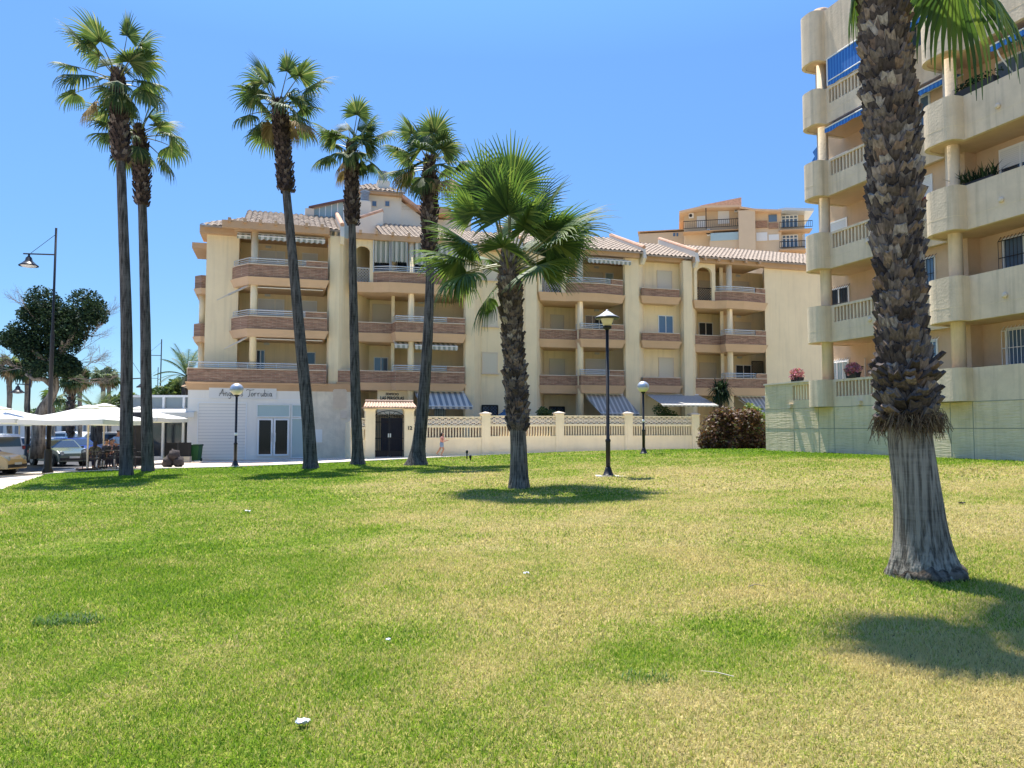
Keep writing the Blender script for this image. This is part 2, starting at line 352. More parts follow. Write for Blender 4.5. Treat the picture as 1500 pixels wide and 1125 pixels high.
def blademat():
    m = bpy.data.materials.new('grass blades'); m.use_nodes = True; t = m.node_tree; c, g, noi, mr = grassnodes(t, True)
    N = t.nodes; L = t.links; b = N['Principled BSDF']; b.inputs['Roughness'].default_value = .6; b.inputs['Specular IOR Level'].default_value = .25
    L.new(c, b.inputs['Base Color'])
    tr = N.new('ShaderNodeBsdfTranslucent'); sm = N.new('ShaderNodeVectorMath'); sm.operation = 'SCALE'; sm.inputs['Scale'].default_value = 1.35; L.new(c, sm.inputs[0]); L.new(sm.outputs[0], tr.inputs[0])
    mx = N.new('ShaderNodeMixShader'); mx.inputs[0].default_value = .45
    L.new(b.outputs[0], mx.inputs[1]); L.new(tr.outputs[0], mx.inputs[2]); L.new(mx.outputs[0], N['Material Output'].inputs[0])
    return m
M['lawn'] = lawnmat(); M['blade'] = blademat()
mb = MB(); xs = frange(-17.1, 24, 160); NR = 110
for x in xs:
    a, b = ybot(x), ytop(x)
    for j in range(NR + 1):
        y = a + (b - a) * j / NR; mb.v.append((x, y, gh(x, y) + .015 + .012 * noise.noise(Vector((x * .6, y * .6, 0)))))
mb.f = [(i*(NR+1)+j, (i+1)*(NR+1)+j, (i+1)*(NR+1)+j+1, i*(NR+1)+j+1) for i in range(len(xs)-1) for j in range(NR)]; mb.m = [0]*len(mb.f)
tag(mb.build('lawn', M['lawn'], smooth=True), kind='structure')
# pale kerb of the path behind the lawn
mb = MB(); kp = []
for (a, b), (c, d) in zip(EDGE, EDGE[1:]):
    for i in range(6): kp.append((a + (c - a) * i / 6, b + (d - b) * i / 6))
for p, q in zip(kp, kp[1:]):
    t = (Vector(q) - Vector(p)).normalized(); n = Vector((-t.y, t.x)) * .14
    pts = [Vector(p), Vector(q), Vector(q) + n, Vector(p) + n]
    mb.add([(a.x, a.y, gh(a.x, a.y) - .03) for a in pts] + [(a.x, a.y, gh(a.x, a.y) + .05) for a in pts], [(4,5,6,7), (0,1,5,4), (3,7,6,2)])
M['kerb'] = mat('kerb stone', (.55, .52, .47), .9, .2, 20, .1, 2)
tag(mb.build('kerb', M['kerb']), kind='structure')
# blades of grass
def blades():
    rng = np.random.default_rng(3); V = []; Fc = []; base = 0
    zones = [(2.5, 5.5, 9500, .042, .0027), (5.5, 9.5, 5000, .045, .0038), (9.5, 16, 1300, .045, .0062), (16, 30, 260, .05, .013), (30, 43, 70, .055, .026)]
    for y0, y1, dens, hgt, wid in zones:
        xw = .70 * y1 + .5; n = int(dens * (y1 - y0) * 2 * xw)
        y = rng.uniform(y0, y1, n); x = rng.uniform(-xw, xw, n)
        keep = np.abs(x) < .69 * y + .35; x, y = x[keep], y[keep]
        yt = np.interp(x, [p[0] for p in EDGE], [p[1] for p in EDGE]); yb = np.where(x > -2.46, -6, 20.7 - 2.355 * (x + 13.8))
        dw = (WO.x - x) * wn.x + (WO.y - y) * wn.y
        keep = (y < yt) & (y > yb) & (x > -17.05) & ((dw > .15) | (y > 34.5)); x, y = x[keep], y[keep]; n = len(x)
        # thin and clumpy
        d = np.maximum(0, (WO.x - x) * wn.x + (WO.y - y) * wn.y)
        t = np.clip((y - 35) / 11, 0, 1); t = t*t*(3-2*t)
        t2 = np.clip((x + 4) / -10, 0, 1); t2 = t2*t2*(3-2*t2)
        t3 = np.clip((x + 16.5) / -5.5, 0, 1); z = .65 * np.exp(-(d / 13) ** 2) * (1 - .62 * t) - .07 * t2 - .36 * t3*t3*(3-2*t3)
        h = hgt * rng.uniform(.45, 1.25, n); a = rng.uniform(0, 2*np.pi, n); w_ = wid * rng.uniform(.7, 1.4, n)
        la = rng.uniform(0, 2*np.pi, n); le = h * rng.uniform(.1, 1.1, n)
        ca, sa = np.cos(a) * w_, np.sin(a) * w_; lx, ly = np.cos(la) * le, np.sin(la) * le
        p = np.empty((n, 5, 3)); zb = z + .005
        p[:, 0] = np.stack([x - ca, y - sa, zb], 1); p[:, 1] = np.stack([x + ca, y + sa, zb], 1)
        p[:, 2] = np.stack([x + ca*.8 + lx*.4, y + sa*.8 + ly*.4, zb + h*.62], 1); p[:, 3] = np.stack([x - ca*.8 + lx*.4, y - sa*.8 + ly*.4, zb + h*.62], 1)
        p[:, 4] = np.stack([x + lx, y + ly, zb + h * rng.uniform(.75, 1.05, n)], 1)
        V.append(p.reshape(-1, 3)); idx = base + np.arange(n)[:, None] * 5
        Fc.append(np.concatenate([idx + 0, idx + 1, idx + 2, idx + 0, idx + 2, idx + 3, idx + 3, idx + 2, idx + 4], 1).reshape(-1))
        base += n * 5
    V = np.concatenate(V); L_ = np.concatenate(Fc); nf = len(L_) // 3
    me = bpy.data.meshes.new('grass'); me.vertices.add(len(V)); me.vertices.foreach_set('co', V.ravel().astype(np.float32))
    me.loops.add(len(L_)); me.loops.foreach_set('vertex_index', L_.astype(np.int32)); me.polygons.add(nf)
    me.polygons.foreach_set('loop_start', (np.arange(nf) * 3).astype(np.int32)); me.materials.append(M['blade']); me.update(calc_edges=True)
    o = bpy.data.objects.new('grass', me); COL.objects.link(o)
    tag(o, 'short mown grass with green and straw coloured patches', 'grass', kind='stuff')
blades()
# ================================================================ cream apartment building
BA = math.atan(.2986); BO = Vector((-16.5, 41.84)); bdx, bdy = math.cos(BA), math.sin(BA); bmx, bmy = -bdy, bdx
def U(px, v=0, py=480):                              # distance along the facade for a photo column
    x, y, z = ray(px, py); k = x / y
    return (k * (BO.y + v*bmy) - BO.x - v*bmx) / (bdx - k*bdy)
def ZB(px, py, v=0):                                 # height on the facade plane for a photo pixel
    u = U(px, v, py); Y = BO.y + u*bdy + v*bmy; return at(px, py, Y).z
apt = empty('apartment_building', (BO.x, BO.y, -.1), BA)
tag(apt, 'cream four storey apartment building with brick balconies, tiled roof and white corner shop', 'building')
def Bb(mb, name, m, parent=apt, **k): return mb.build(name, m, parent, **k)
ZO = .1                                              # local z = world z + .1
PT = [4.93 + ZO, 7.83 + ZO, 10.73 + ZO]; EAV = 12.62 + ZO
front = [(300,1.2),(348,1.2),(350,2.8),(479,2.8),(479,.35),(482,.1),(496,.1),(501,.25),(512,.8),(522,.95),(541,2.8),(573,2.8),(573,1),(578,1),(578,2.8),(679,2.8),(679,.3),(682,.1),(695,.1),(703,.6),(705,.85),
         (763,.85),(765,.5),(770,.1),(786,.1),(790,.5),(797,2.6),(843,2.6),(843,1),(848,1),(848,2.6),(913,2.6),(913,.3),(916,.1),(936,.1),(941,.4),(944,.85),(996,.85),(998,.4),(1002,.1),(1014,.1),(1018,.5),(1022,2.4),
         (1055,2.4),(1055,1),(1060,1),(1060,2.4),(1118,2.4),(1121,.1),(1300,.1)]
poly = [(U(p, v), v) for p, v in front]
uL, uR = poly[0][0], poly[-1][0]
mb = MB(); mb.prism(poly + [(uR, 13), (uL, 13)], -.4, EAV + .1); Bb(mb, 'wall', M['cream'])
# rooms' floors show as balcony slabs --------------------------------------------------
RAILM = M['rail']
def balcony(path, top, low=.66, raised=None, rail=None, slab=None, thick=.16, back=2.9, fas=.42, cap=True):
    pts = [(U(p, v), v) for p, v in path]; sp = [(U(p, v), v) for p, v in (slab or path)]
    zf = top - low
    mb = MB(); pl = sp + [(sp[-1][0], back), (sp[0][0], back)]
    mb.prism(offset(pl, -.08), zf - fas, zf - fas * .5, 0, .08); mb.prism(pl, zf - fas * .5, zf, 0, .10)
    o = Bb(mb, 'balcony', M['soffit'])
    mb = MB(); band(mb, pts, thick, zf, top, 0); 
    cp = MB(); band(cp, pts, thick + .08, top, top + .045, 0, .04)
    if raised:
        a, b = pts[-2], pts[-1]; t0 = (U(raised, path[-1][1]) - a[0]) / (b[0] - a[0]); r0 = (a[0] + (b[0]-a[0])*t0, a[1] + (b[1]-a[1])*t0)
        band(mb, [r0, b], thick - .004, top + .045, top + .34, 0, -.002); band(cp, [r0, b], thick + .07, top + .34, top + .38, 0, .035)
    mb.build('parapet', M['brick'], o); cp.build('coping', M['coping'], o)
    if rail:
        rm = MB(); rp = [(U(p, v), v + .08) for p, v in rail]
        for i, dz in enumerate((.14, .24, .36)):
            rm.tube([(x, y, top + dz) for x, y in rp], .022 if i < 2 else .03, 6)
        for (x0, y0), (x1, y1) in zip(rp, rp[1:]):
            n = max(1, int(math.hypot(x1-x0, y1-y0) / 1.3))
            for i in range(n + 1): rm.tube([(x0+(x1-x0)*i/n, y0+(y1-y0)*i/n, top), (x0+(x1-x0)*i/n, y0+(y1-y0)*i/n, top + .36)], .02, 6)
        rm.build('railing', RAILM, o)
    return o
V0 = -.25
balcony([(338,1.25),(344,.7),(362,V0),(479,V0)], PT[2], .7, 447, [(341,1),(363,V0),(447,V0)])
balcony([(338,1.25),(344,.7),(362,V0),(479,V0)], PT[1], .7, 447, [(341,1),(363,V0),(447,V0)])
balcony([(276,5),(276.5,-.25),(479,-.25)], PT[0] - .06, .72, 447, [(277,-.2),(447,-.2)], fas=.1)
balcony([(546,.1),(570,-.3),(640,-.38),(680,-.1)], PT[2], .62, 655, [(547,.1),(570,-.3),(640,-.38),(655,-.3)], slab=[(517,.1),(546,.0),(570,-.35),(640,-.42),(681,-.12)], fas=.55)
balcony([(521,.6),(574,.6),(580,-.3),(681,-.3)], PT[1], .6, 655, [(576,.5),(580,-.3),(655,-.3)], fas=.5)
balcony([(496,.0),(500,-.0),(574,-.0),(580,-.3),(681,-.3)], PT[0], .66, 655, [(576,-.1),(580,-.3),(655,-.3)], fas=.42)
balcony([(829,.1),(850,-.3),(880,-.38),(913,-.1)], PT[2], .62, 895, [(829,.1),(850,-.3),(880,-.38),(895,-.28)], slab=[(791,.1),(829,.0),(850,-.35),(880,-.42),(914,-.12)], fas=.5)
for k in (0, 1): balcony([(790,.5),(843,.5),(851,-.3),(914,-.3)], PT[k], .6, 893, [(845,.4),(851,-.3),(893,-.3)], fas=.5)
balcony([(1048,.1),(1065,-.3),(1090,-.36),(1122,-.1)], PT[2], .62, 1107, [(1048,.1),(1065,-.3),(1090,-.36),(1107,-.28)], slab=[(1018,.1),(1048,.0),(1065,-.35),(1090,-.42),(1123,-.12)], fas=.5)
for k in (0, 1): balcony([(1018,.5),(1055,.5),(1063,-.3),(1122,-.3)], PT[k], .6, 1107, [(1057,.4),(1063,-.3),(1107,-.3)], fas=.5)
for k in range(3): balcony([(941,.0),(996,.0)], PT[k] - .03, .5, back=1, fas=.45)
# side balconies at the left end
for k in (1, 2):
    mb = MB(); pb = [(uL + .1, 5.5), (uL + .1, 2.6), (uL - .35, 2.45), (uL - .75, 2.9), (uL - .8, 5.5)]; pb = pb[::-1]
    z = PT[k] + (-.3 if k == 2 else -.2)
    mb.prism(offset(pb, -.05), z - 1.0, z - .7, 0, .12); o = Bb(mb, 'balcony', M['soffit'])
    mb = MB(); mb.prism(pb, z - .7, z + .05); mb.build('parapet', M['brick'], o)
    mb = MB(); mb.lathe([(.17, z - 3.0 if k == 1 else z - 2.9), (.17, z - 1)], (uL - .35, 3.2, 0), 14); Bb(mb, 'column', M['cream'], smooth=True)
mb = MB(); mb.box((uL - .9, 2.4, PT[2] + 1.3), (uL - .02, 5.5, PT[2] + 1.62)); Bb(mb, 'pergola', M['salmon'])
# round columns
for px, v, z0, z1 in ((371, .15, PT[0]-.7, EAV), (602, .15, -.2, EAV), (850, .15, -.2, EAV), (1069, .15, -.2, EAV)):
    mb = MB(); mb.lathe([(.19, z0), (.19, z1)], (U(px, v), v, 0), 18); Bb(mb, 'column', M['cream'], smooth=True)
# top floor arches
def archwall(p0, p1, a0, a1, z0, z1, v, zs, m, holes_to=None):
    mb = MB(); u0, u1, b0, b1 = U(p0, v), U(p1, v), U(a0, v), U(a1, v); r = (b1 - b0) / 2; c = (b0 + b1) / 2; t = .22
    mb.box((u0, v, z0), (b0, v + t, z1)); mb.box((b1, v, z0), (u1, v + t, z1)); n = 12
    arc = [(c - r*math.cos(math.pi*i/n), zs + r*math.sin(math.pi*i/n)*.75) for i in range(n+1)]
    for (x0, q0), (x1, q1) in zip(arc, arc[1:]):
        mb.add([(x0,v,q0),(x1,v,q1),(x1,v,z1),(x0,v,z1),(x0,v+t,q0),(x1,v+t,q1),(x1,v+t,z1),(x0,v+t,z1)], [(0,1,2,3),(5,4,7,6),(0,4,5,1),(3,2,6,7)])
    return Bb(mb, 'arch_wall', m)
def lattice(name, x0, x1, z0, z1, v, m, step=.16, r=.012, parent=apt, frame=.03):
    mb = MB(); w_, h_ = x1 - x0, z1 - z0
    for s in (1, -1):
        c = -h_
        while c < w_ + h_:
            pts = []
            for zz in (0, h_):
                pts.append((c + (zz if s > 0 else h_ - zz), zz))
            (xa, za), (xb, zb) = pts
            def cl(xa, za, xb, zb):
                t0, t1 = 0, 1; dx = xb - xa
                for lo, sign in ((0, 1), (w_, -1)):
                    if abs(dx) < 1e-6: continue
                    t = (lo - xa) / dx
                    if (dx > 0) == (sign > 0): t0 = max(t0, t)
                    else: t1 = min(t1, t)
                return (t0, t1)
            t0, t1 = cl(xa, za, xb, zb)
            if t1 - t0 > .02:
                A = (x0 + xa + (xb-xa)*t0, v, z0 + za + (zb-za)*t0); Bp = (x0 + xa + (xb-xa)*t1, v, z0 + za + (zb-za)*t1)
                mb.tube([A, Bp], r, 4, cap=False)
            c += step
    for a, b in (((x0,v,z0),(x1,v,z0)), ((x0,v,z1),(x1,v,z1)), ((x0,v,z0),(x0,v,z1)), ((x1,v,z0),(x1,v,z1))): mb.tube([a, b], frame, 4)
    return mb.build(name, m, parent)
for p0, p1, a0, a1 in ((513, 546, 520, 541), (789, 830, 794, 823), (1018, 1049, 1022, 1044)):
    archwall(p0, p1, a0, a1, PT[2]-.64, EAV, .12, 11.95 + ZO, M['cream'])
    x0, x1 = U(a0, .2), U(a1, .2)
    o = lattice('gate_grille', x0, x1, PT[2]-.6, PT[2]+.25, .24, M['black'] if a0 > 900 else M['rail'], .17)
# windows
def window(p0, p1, z0, z1, v, kind='shutter', fr=.05, mull=0, grille=False, sill=True, parent=apt, uf=U, fm=None, wood=None):
    x0, x1 = uf(p0, v), uf(p1, v); mb = MB(); d = .05; fm = fm or M['wframe']
    if kind == 'shutter': fm = M['coping'] if fm is M['wframe'] else fm
    for a, b in (((x0,v-d,z0),(x0+fr,v+.02,z1)), ((x1-fr,v-d,z0),(x1,v+.02,z1)), ((x0+fr,v-d,z1-fr),(x1-fr,v+.02,z1)), ((x0+fr,v-d,z0),(x1-fr,v+.02,z0+fr))): mb.box(a, b)
    for i in range(mull):
        c = x0 + (x1-x0)*(i+1)/(mull+1); mb.box((c-.025, v-d, z0+fr), (c+.025, v+.02, z1-fr))
    w_ = mb.build('window', fm, parent)
    mb = MB()
    if kind in ('shutter', 'shutter_w'): mb.box((x0+fr, v-.03, z0+fr), (x1-fr, v+.02, z1-fr)); mb.build('shutter', M[kind], w_)
    elif kind == 'half':
        zm = z0 + (z1-z0)*.45; mb.box((x0+fr, v-.03, zm), (x1-fr, v+.02, z1-fr)); mb.build('shutter', M['shutter_w'], w_)
        mb = MB(); mb.box((x0+fr, v-.015, z0+fr), (x1-fr, v+.02, zm)); mb.build('pane', M['glass'], w_)
    else: mb.box((x0+fr, v-.015, z0+fr), (x1-fr, v+.02, z1-fr)); mb.build('pane', M[kind], w_)
    if sill: mb = MB(); mb.box((x0-.08, v-.12, z0-.06), (x1+.08, v+.02, z0-.003)); mb.build('sill', M['coping'], w_)
    if grille:
        mb = MB(); n = max(4, int((x1-x0)/.13))
        for i in range(n+1): mb.tube([(x0+(x1-x0)*i/n, v-.13, z0), (x0+(x1-x0)*i/n, v-.13, z1)], .012, 4)
        for zz in (z0+.05, (z0+z1)/2, z1-.05): mb.tube([(x0, v-.13, zz), (x1, v-.13, zz)], .014, 4)
        mb.build('grille', M['black'], w_)
    return w_
FL = [p - .66 for p in PT]
for k, kd in ((2, 'shutter_w'), (1, 'shutter_w')):
    window(377, 402, FL[k], FL[k]+2.15, 2.8, kd, sill=False); window(402.5, 416, FL[k], FL[k]+2.15, 2.8, kd, sill=False); window(441, 464, FL[k]+.75, FL[k]+2.15, 2.8, kd)
window(376, 389, FL[0]+.05, FL[0]+2.0, 2.8, 'glass', mull=1, sill=False); window(446, 463, FL[0]+.6, FL[0]+1.95, 2.8, 'glass')
window(546, 571, FL[2]+.05, FL[2]+1.9, 2.8, 'glass', sill=False); window(580, 596, FL[2], FL[2]+2.1, 2.8, 'glass', sill=False); window(606, 650, FL[2], FL[2]+2.1, 2.8, 'glass', mull=2, sill=False)
window(545, 572, FL[1]+.02, FL[1]+2.15, 2.8, 'shutter', sill=False); window(605, 634, FL[1], FL[1]+2.1, 2.8, 'shutter_w', sill=False)
window(548, 569, FL[0]+.35, FL[0]+1.75, 2.8, 'bglass', mull=1); window(606, 632, FL[0], FL[0]+2.1, 2.8, 'shutter_w', sill=False)
for k in (0, 1, 2): window(706, 729, FL[k]+.75, FL[k]+2.05, .85, 'shutter')
window(806, 826, FL[1]+.6, FL[1]+1.95, 2.6, 'shutter'); window(804, 827, FL[0]+.0, FL[0]+1.95, 2.6, 'shutter', sill=False)
window(798, 822, FL[2]+.0, FL[2]+2.05, 2.6, 'glass', sill=False)
window(857, 884, FL[2], FL[2]+2.05, 2.6, 'shutter', sill=False); window(887, 899, FL[2], FL[2]+2.05, 2.6, 'pglass', sill=False)
window(857, 898, FL[1], FL[1]+2.0, 2.6, 'glass', mull=3, sill=False); window(857, 890, FL[0], FL[0]+2.0, 2.6, 'shutter_w', sill=False)
window(963, 985, FL[2]+.75, FL[2]+2.05, .85, 'shutter'); window(964, 986, FL[1]+.7, FL[1]+1.95, .85, 'bglass', mull=1); window(964, 986, FL[0]+.75, FL[0]+2.05, .85, 'shutter')
window(1023, 1044, FL[1]+.5, FL[1]+1.85, 2.4, 'glass', mull=1); window(1023, 1048, FL[0]+.2, FL[0]+1.95, 2.4, 'shutter', sill=False); window(1024, 1043, FL[2], FL[2]+1.9, 2.4, 'shutter', sill=False)
window(1075, 1098, FL[2], FL[2]+2.0, 2.4, 'shutter', sill=False); window(1076, 1100, FL[1], FL[1]+2.0, 2.4, 'shutter', sill=False)
window(1076, 1099, FL[0], FL[0]+1.85, 2.4, 'glass', mull=1, sill=False)
lattice('sliding_grille', U(1100, 2.3), U(1116, 2.3), FL[0], FL[0]+2.1, 2.25, M['black'], .2, .02)
# ground floor windows with grilles
for p0, p1, v in ((706, 729, .85), (804, 826, 2.6)):
    window(p0, p1, .95, 3.15, v, 'bglass', mull=1, fm=M['black']); lattice('grille', U(p0, v-.1), U(p1, v-.1), 1.6, 3.15, v-.16, M['black'], .2, .018)
window(636, 653, 1.2, 3.1, 2.8, 'pglass', grille=True); window(878, 905, .8, 2.4, 2.6, 'glass', mull=1, fm=M['black']); window(962, 988, .4, 2.7, .85, 'glass', fm=M['black'], sill=False)
window(1078, 1110, .4, 2.5, 2.4, 'glass', mull=1, sill=False)
# wall lamps over the balcony doors
for px, v in ((391, 2.8), (616, 2.8), (874, 2.6), (1082, 2.4)):
    for k in range(3):
        mb = MB(); x = U(px, v); z = FL[k] + 2.3; mb.box((x-.16, v-.08, z), (x+.16, v, z+.13)); Bb(mb, 'wall_lamp', M['rail'])
# awnings ---------------------------------------------------------------
def awning(p0, p1, v0, z0, v1, z1, m, val=.22, arms=True, sh=0, fpx=None):
    mb = MB(); a0, a1 = U(p0, v0), U(p1, v0); b0, b1 = (U(fpx[0], v1, 592), U(fpx[1], v1, 592)) if fpx else (a0 + sh, a1 + sh); n = 24
    vs = []
    for i in range(n+1):
        t = i/n; vs += [(a0+(a1-a0)*t, v0, z0), (b0+(b1-b0)*t, v1, z1), (b0+(b1-b0)*t, v1-.01, z1 - val*(1 if i % 2 else .7))]
    mb.add(vs, [(3*i, 3*i+1, 3*i+4, 3*i+3) for i in range(n)] + [(3*i+1, 3*i+2, 3*i+5, 3*i+4) for i in range(n)])
    o = Bb(mb, 'awning', m)
    mb = MB(); mb.tube([(b0, v1, z1-.01), (b1, v1, z1-.01)], .03, 6); mb.tube([(a0, v0+.04, z0+.03), (a1, v0+.04, z0+.03)], .05, 6)
    if arms:
        for x in (a0 + .1, a1 - .1): mb.tube([(x, v0+.02, z0-.2), (x + sh*.9, v1+.02, z1-.04)], .018, 5)
    mb.build('awning_bar', M['wframe'], o); return o
awning(345, 365, .4, EAV-.05, 0, EAV-.25, M['sg'], .22, False); awning(376, 474, .1, EAV-.1, -.3, EAV-.28, M['sg'], .25, False)
awning(376, 472, .5, PT[2]-1.08, .1, PT[2]-1.2, M['coping'], .03, False); awning(376, 472, .5, PT[1]-1.08, .1, PT[1]-1.2, M['coping'], .03, False)
for z in (PT[2]-1.05, PT[1]-1.05):                   # folded side awnings reaching out past the column
    mb = MB(); a = (U(366, .2), .2, z-.02); b = (U(333, -.9), -.9, z-.85) if z > 9 else (U(345, -.2), -.2, z-.5)
    mb.tube([a, b], [.05, .06], 6); mb.tube([b, (b[0]-.55, b[1]-.1, b[2]-.32)], [.05, .03], 6); Bb(mb, 'awning_arm', M['coping'])
# striped curtains on section B top floor
def curtain(p0, p1, v, z0, z1):
    mb = MB(); a, b = U(p0, v), U(p1, v); n = 20; vs = []
    for i in range(n+1):
        x = a + (b-a)*i/n; vs += [(x, v + .03*math.sin(i*1.9), z1), (x, v + .05*math.sin(i*1.9), z0 + .05*math.sin(i*2.2))]
    mb.add(vs, [(2*i, 2*i+1, 2*i+3, 2*i+2) for i in range(n)]); Bb(mb, 'blind', M['sg'])
curtain(547, 569, .05, 11.33 + ZO, EAV-.02); curtain(573, 595, -.1, 11.4 + ZO, EAV-.02); curtain(607, 676, -.1, 11.3 + ZO, EAV-.02)
for px in (546, 570, 572, 596, 640):
    mb = MB(); mb.tube([(U(px, .0), .0, PT[2]), (U(px, .0), .0, EAV)], .025, 6); Bb(mb, 'blind_post', M['rail'])
awning(577, 597, .3, PT[1]-1.1, -.1, PT[1]-1.3, M['sg'], .25, False); awning(606, 668, .3, PT[1]-1.1, -.2, PT[1]-1.32, M['sg'], .28, False)
awning(607, 680, .1, PT[0]-1.12, -1.15, PT[0]-2.0, M['sb'], .2, sh=.25); awning(856, 912, .1, PT[0]-1.15, -1.2, PT[0]-2.35, M['sgr'], .3, sh=.5)
awning(857, 920, .2, EAV-.12, -.35, EAV-.32, M['sg'], .28, False); awning(828, 846, .2, EAV-.1, -.1, EAV-.24, M['sg'], .2, False)
awning(946, 1022, .4, PT[0]-1.1, -4.35, 3.02+ZO, M['sgr'], .12, fpx=(970, 1052), arms=False); awning(1078, 1140, .1, PT[0]-1.15, -1.6, PT[0]-2.7, M['sgr'], .12, sh=1.3)
# roofs -----------------------------------------------------------------
def roof(p0, p1, v0, z0, run, slope, name='roof', pitch=.31, uf=U, parent=apt, u01=None, left_hip=0, right_hip=0):
    u0, u1 = u01 or (uf(p0, v0), uf(p1, v0)); nu = max(2, int((u1-u0)/pitch)) * 6; nv = max(4, int(run/.4)); mb = MB(); vs = []
    for j in range(nv+1):
        for row in ((0,) if j in (0,) else (0, 1)):
            vv = j/nv; drop = .0 if row == 0 else .035
            l = u0 + left_hip*vv; r = u1 - right_hip*vv
            for i in range(nu+1):
                u = l + (r-l)*i/nu; ph = (u-u0)/pitch
                wv = abs(math.sin(math.pi*ph)) ** 1.0
                vs.append((u, v0 + run*vv + noise.noise(Vector((int(ph)*7.3, j*3.1, 0)))*.02, z0 + run*vv*slope + .095*wv + (drop if row else 0) + .02*noise.noise(Vector((int(ph)*3.7, j*5.1, 1)))))
    n = nu + 1; rows = len(vs)//n
    mb.add(vs, [(k*n+i, k*n+i+1, (k+1)*n+i+1, (k+1)*n+i) for k in range(rows-1) for i in range(nu)])
    b = len(mb.v)
    mb.add([(u0, v0, z0-.1), (u1, v0, z0-.1), (u1-right_hip, v0+run, z0+run*slope-.1), (u0+left_hip, v0+run, z0+run*slope-.1), (u0,v0,z0+.02),(u1,v0,z0+.02)], [(3,2,1,0),(0,1,5,4)])
    return mb.build(name, M['tile'], parent)
SL = .40
def fascia(p0, p1, v, z0, z1, m='salmon', d=.5):
    mb = MB(); mb.box((U(p0, v), v, z0), (U(p1, v), v+d, z1)); Bb(mb, 'fascia', M[m])
fascia(289, 348, .8, EAV - .05, EAV + .3, d=2.3); roof(289, 352, .45, EAV+.3, 5, SL, left_hip=3)
fascia(340, 482, -.2, EAV, EAV+.42, d=3); roof(352, 496, 0, EAV+.44, 5.2, SL)
mb = MB()                                            # pergola beams over the corner balcony
for i in range(7): 
    x = U(330 + i*23, -.9); mb.box((x, -.75, EAV+.3), (x+.16, .1, EAV+.52))
mb.box((U(322, -.5), -.55, EAV+.02), (U(480, -.5), -.25, EAV+.42)); Bb(mb, 'pergola', M['salmon'])
for (p0, p1) in ((512, 690), (765, 938), (1018, 1122)):
    fascia(p0, p1, -.15, EAV, EAV+.34, d=3)
for x, z in [(U(525 + i*24, -.5), .25) for i in range(7)] + [(U(1035 + i*20, -.5), .1) for i in range(5)]:
    mb = MB(); mb.box((x, -.45, EAV+z), (x+.14, -.15, EAV+z+.19)); Bb(mb, 'rafter', M['salmon'])
roof(560, 700, .3, EAV+.36, 5, SL); fascia(700, 764, .3, EAV, EAV+.3, d=.6); roof(703, 764, .3, EAV+.3, 5, SL)
roof(768, 944, -.35, EAV+.34, 5.4, SL); fascia(938, 1004, .3, EAV, EAV+.3, d=.6); roof(950, 1020, .0, EAV+.3, 5, SL); roof(1029, 1200, -.35, EAV+.34, 4.6, SL, right_hip=0)
fascia(1121, 1310, -.12, EAV-.05, EAV+.3, d=.3); roof(1200, 1310, -.35, EAV+.34, 4.6, SL)
def cheek(px, v0, run, z0, rise=.5, w=.22, lo=.7):   # stepped wall that separates two roof slopes
    mb = MB(); u = U(px, v0)
    pr = [(v0, z0-.35), (v0+.35, z0-lo), (v0+run, z0-lo), (v0+run, z0+run*SL+rise), (v0+.2, z0+rise+.08)]
    mb.add([(u, a, b) for a, b in pr] + [(u+w, a, b) for a, b in pr], [(0,1,2,3,4),(9,8,7,6,5)] + [(i, 5+i, 5+(i+1)%5, (i+1)%5) for i in range(5)]); Bb(mb, 'cheek_wall', M['cream2'])
    mb = MB(); mb.tube([(u+w/2, v0+.15, z0+rise+.12), (u+w/2, v0+run, z0+run*SL+rise+.04)], .13, 8); Bb(mb, 'tile_coping', M['tile2'])
for px in (497, 762, 944, 1022): cheek(px, -.35, 5.4, EAV+.34, .25)
# higher volumes behind
def blk(p0, p1, v0, d, z0, z1, m='cream2', name='upper_wall'):
    mb = MB(); mb.box((U(p0, v0, 320), v0, z0), (U(p1, v0, 320), v0+d, z1)); return Bb(mb, name, M[m])
zt = ZB(560, 287, 6) + ZO
t = blk(524, 588, 6, 4, EAV-.5, zt)
mb = MB(); a, b = U(518, 5.6, 290), U(586, 5.6, 290); zf = zt
mb.box((a, 5.6, zf), (b+.15, 6, zf+.22)); mb.box((b-.1, 6, zf-.0), (b+.15, 10, zf+.22)); Bb(mb, 'fascia', M['salmon'])
roof(0, 0, 5.55, zt+.22, 3, .42, u01=(a, b+.3), left_hip=1.2, right_hip=1.2)
u0 = b+.15; zz = zt+.2
mb = MB(); mb.add([(u0,5.7,zz),(u0+2.4,5.7,zz-1.7),(u0+2.4,10,zz-1.7),(u0,10,zz),(u0,5.7,zz-.25),(u0+2.4,5.7,zz-1.95),(u0+2.4,10,zz-1.95),(u0,10,zz-.25)], [(0,1,2,3),(7,6,5,4),(0,4,5,1),(1,5,6,2)]); Bb(mb, 'roof', M['tile2'])
mb = MB(); mb.add([(u0-.2,6.1,zz-.3),(u0+2.2,6.1,zz-1.9),(u0+2.2,6.1,EAV-.4),(u0-.2,6.1,EAV-.4)], [(3,2,1,0)]); Bb(mb, 'upper_wall', M['cream2'])
for px in (548, 567):
    mb = MB(); x = U(px, 6, 298); z = ZB(px, 302, 6) + ZO; mb.box((x-.18, 5.96, z-.05), (x+.2, 6.01, z+.38)); w_ = Bb(mb, 'window', M['coping']); mb = MB(); mb.box((x-.12, 5.94, z), (x+.14, 5.99, z+.32)); mb.build('pane', M['bglass'], w_)
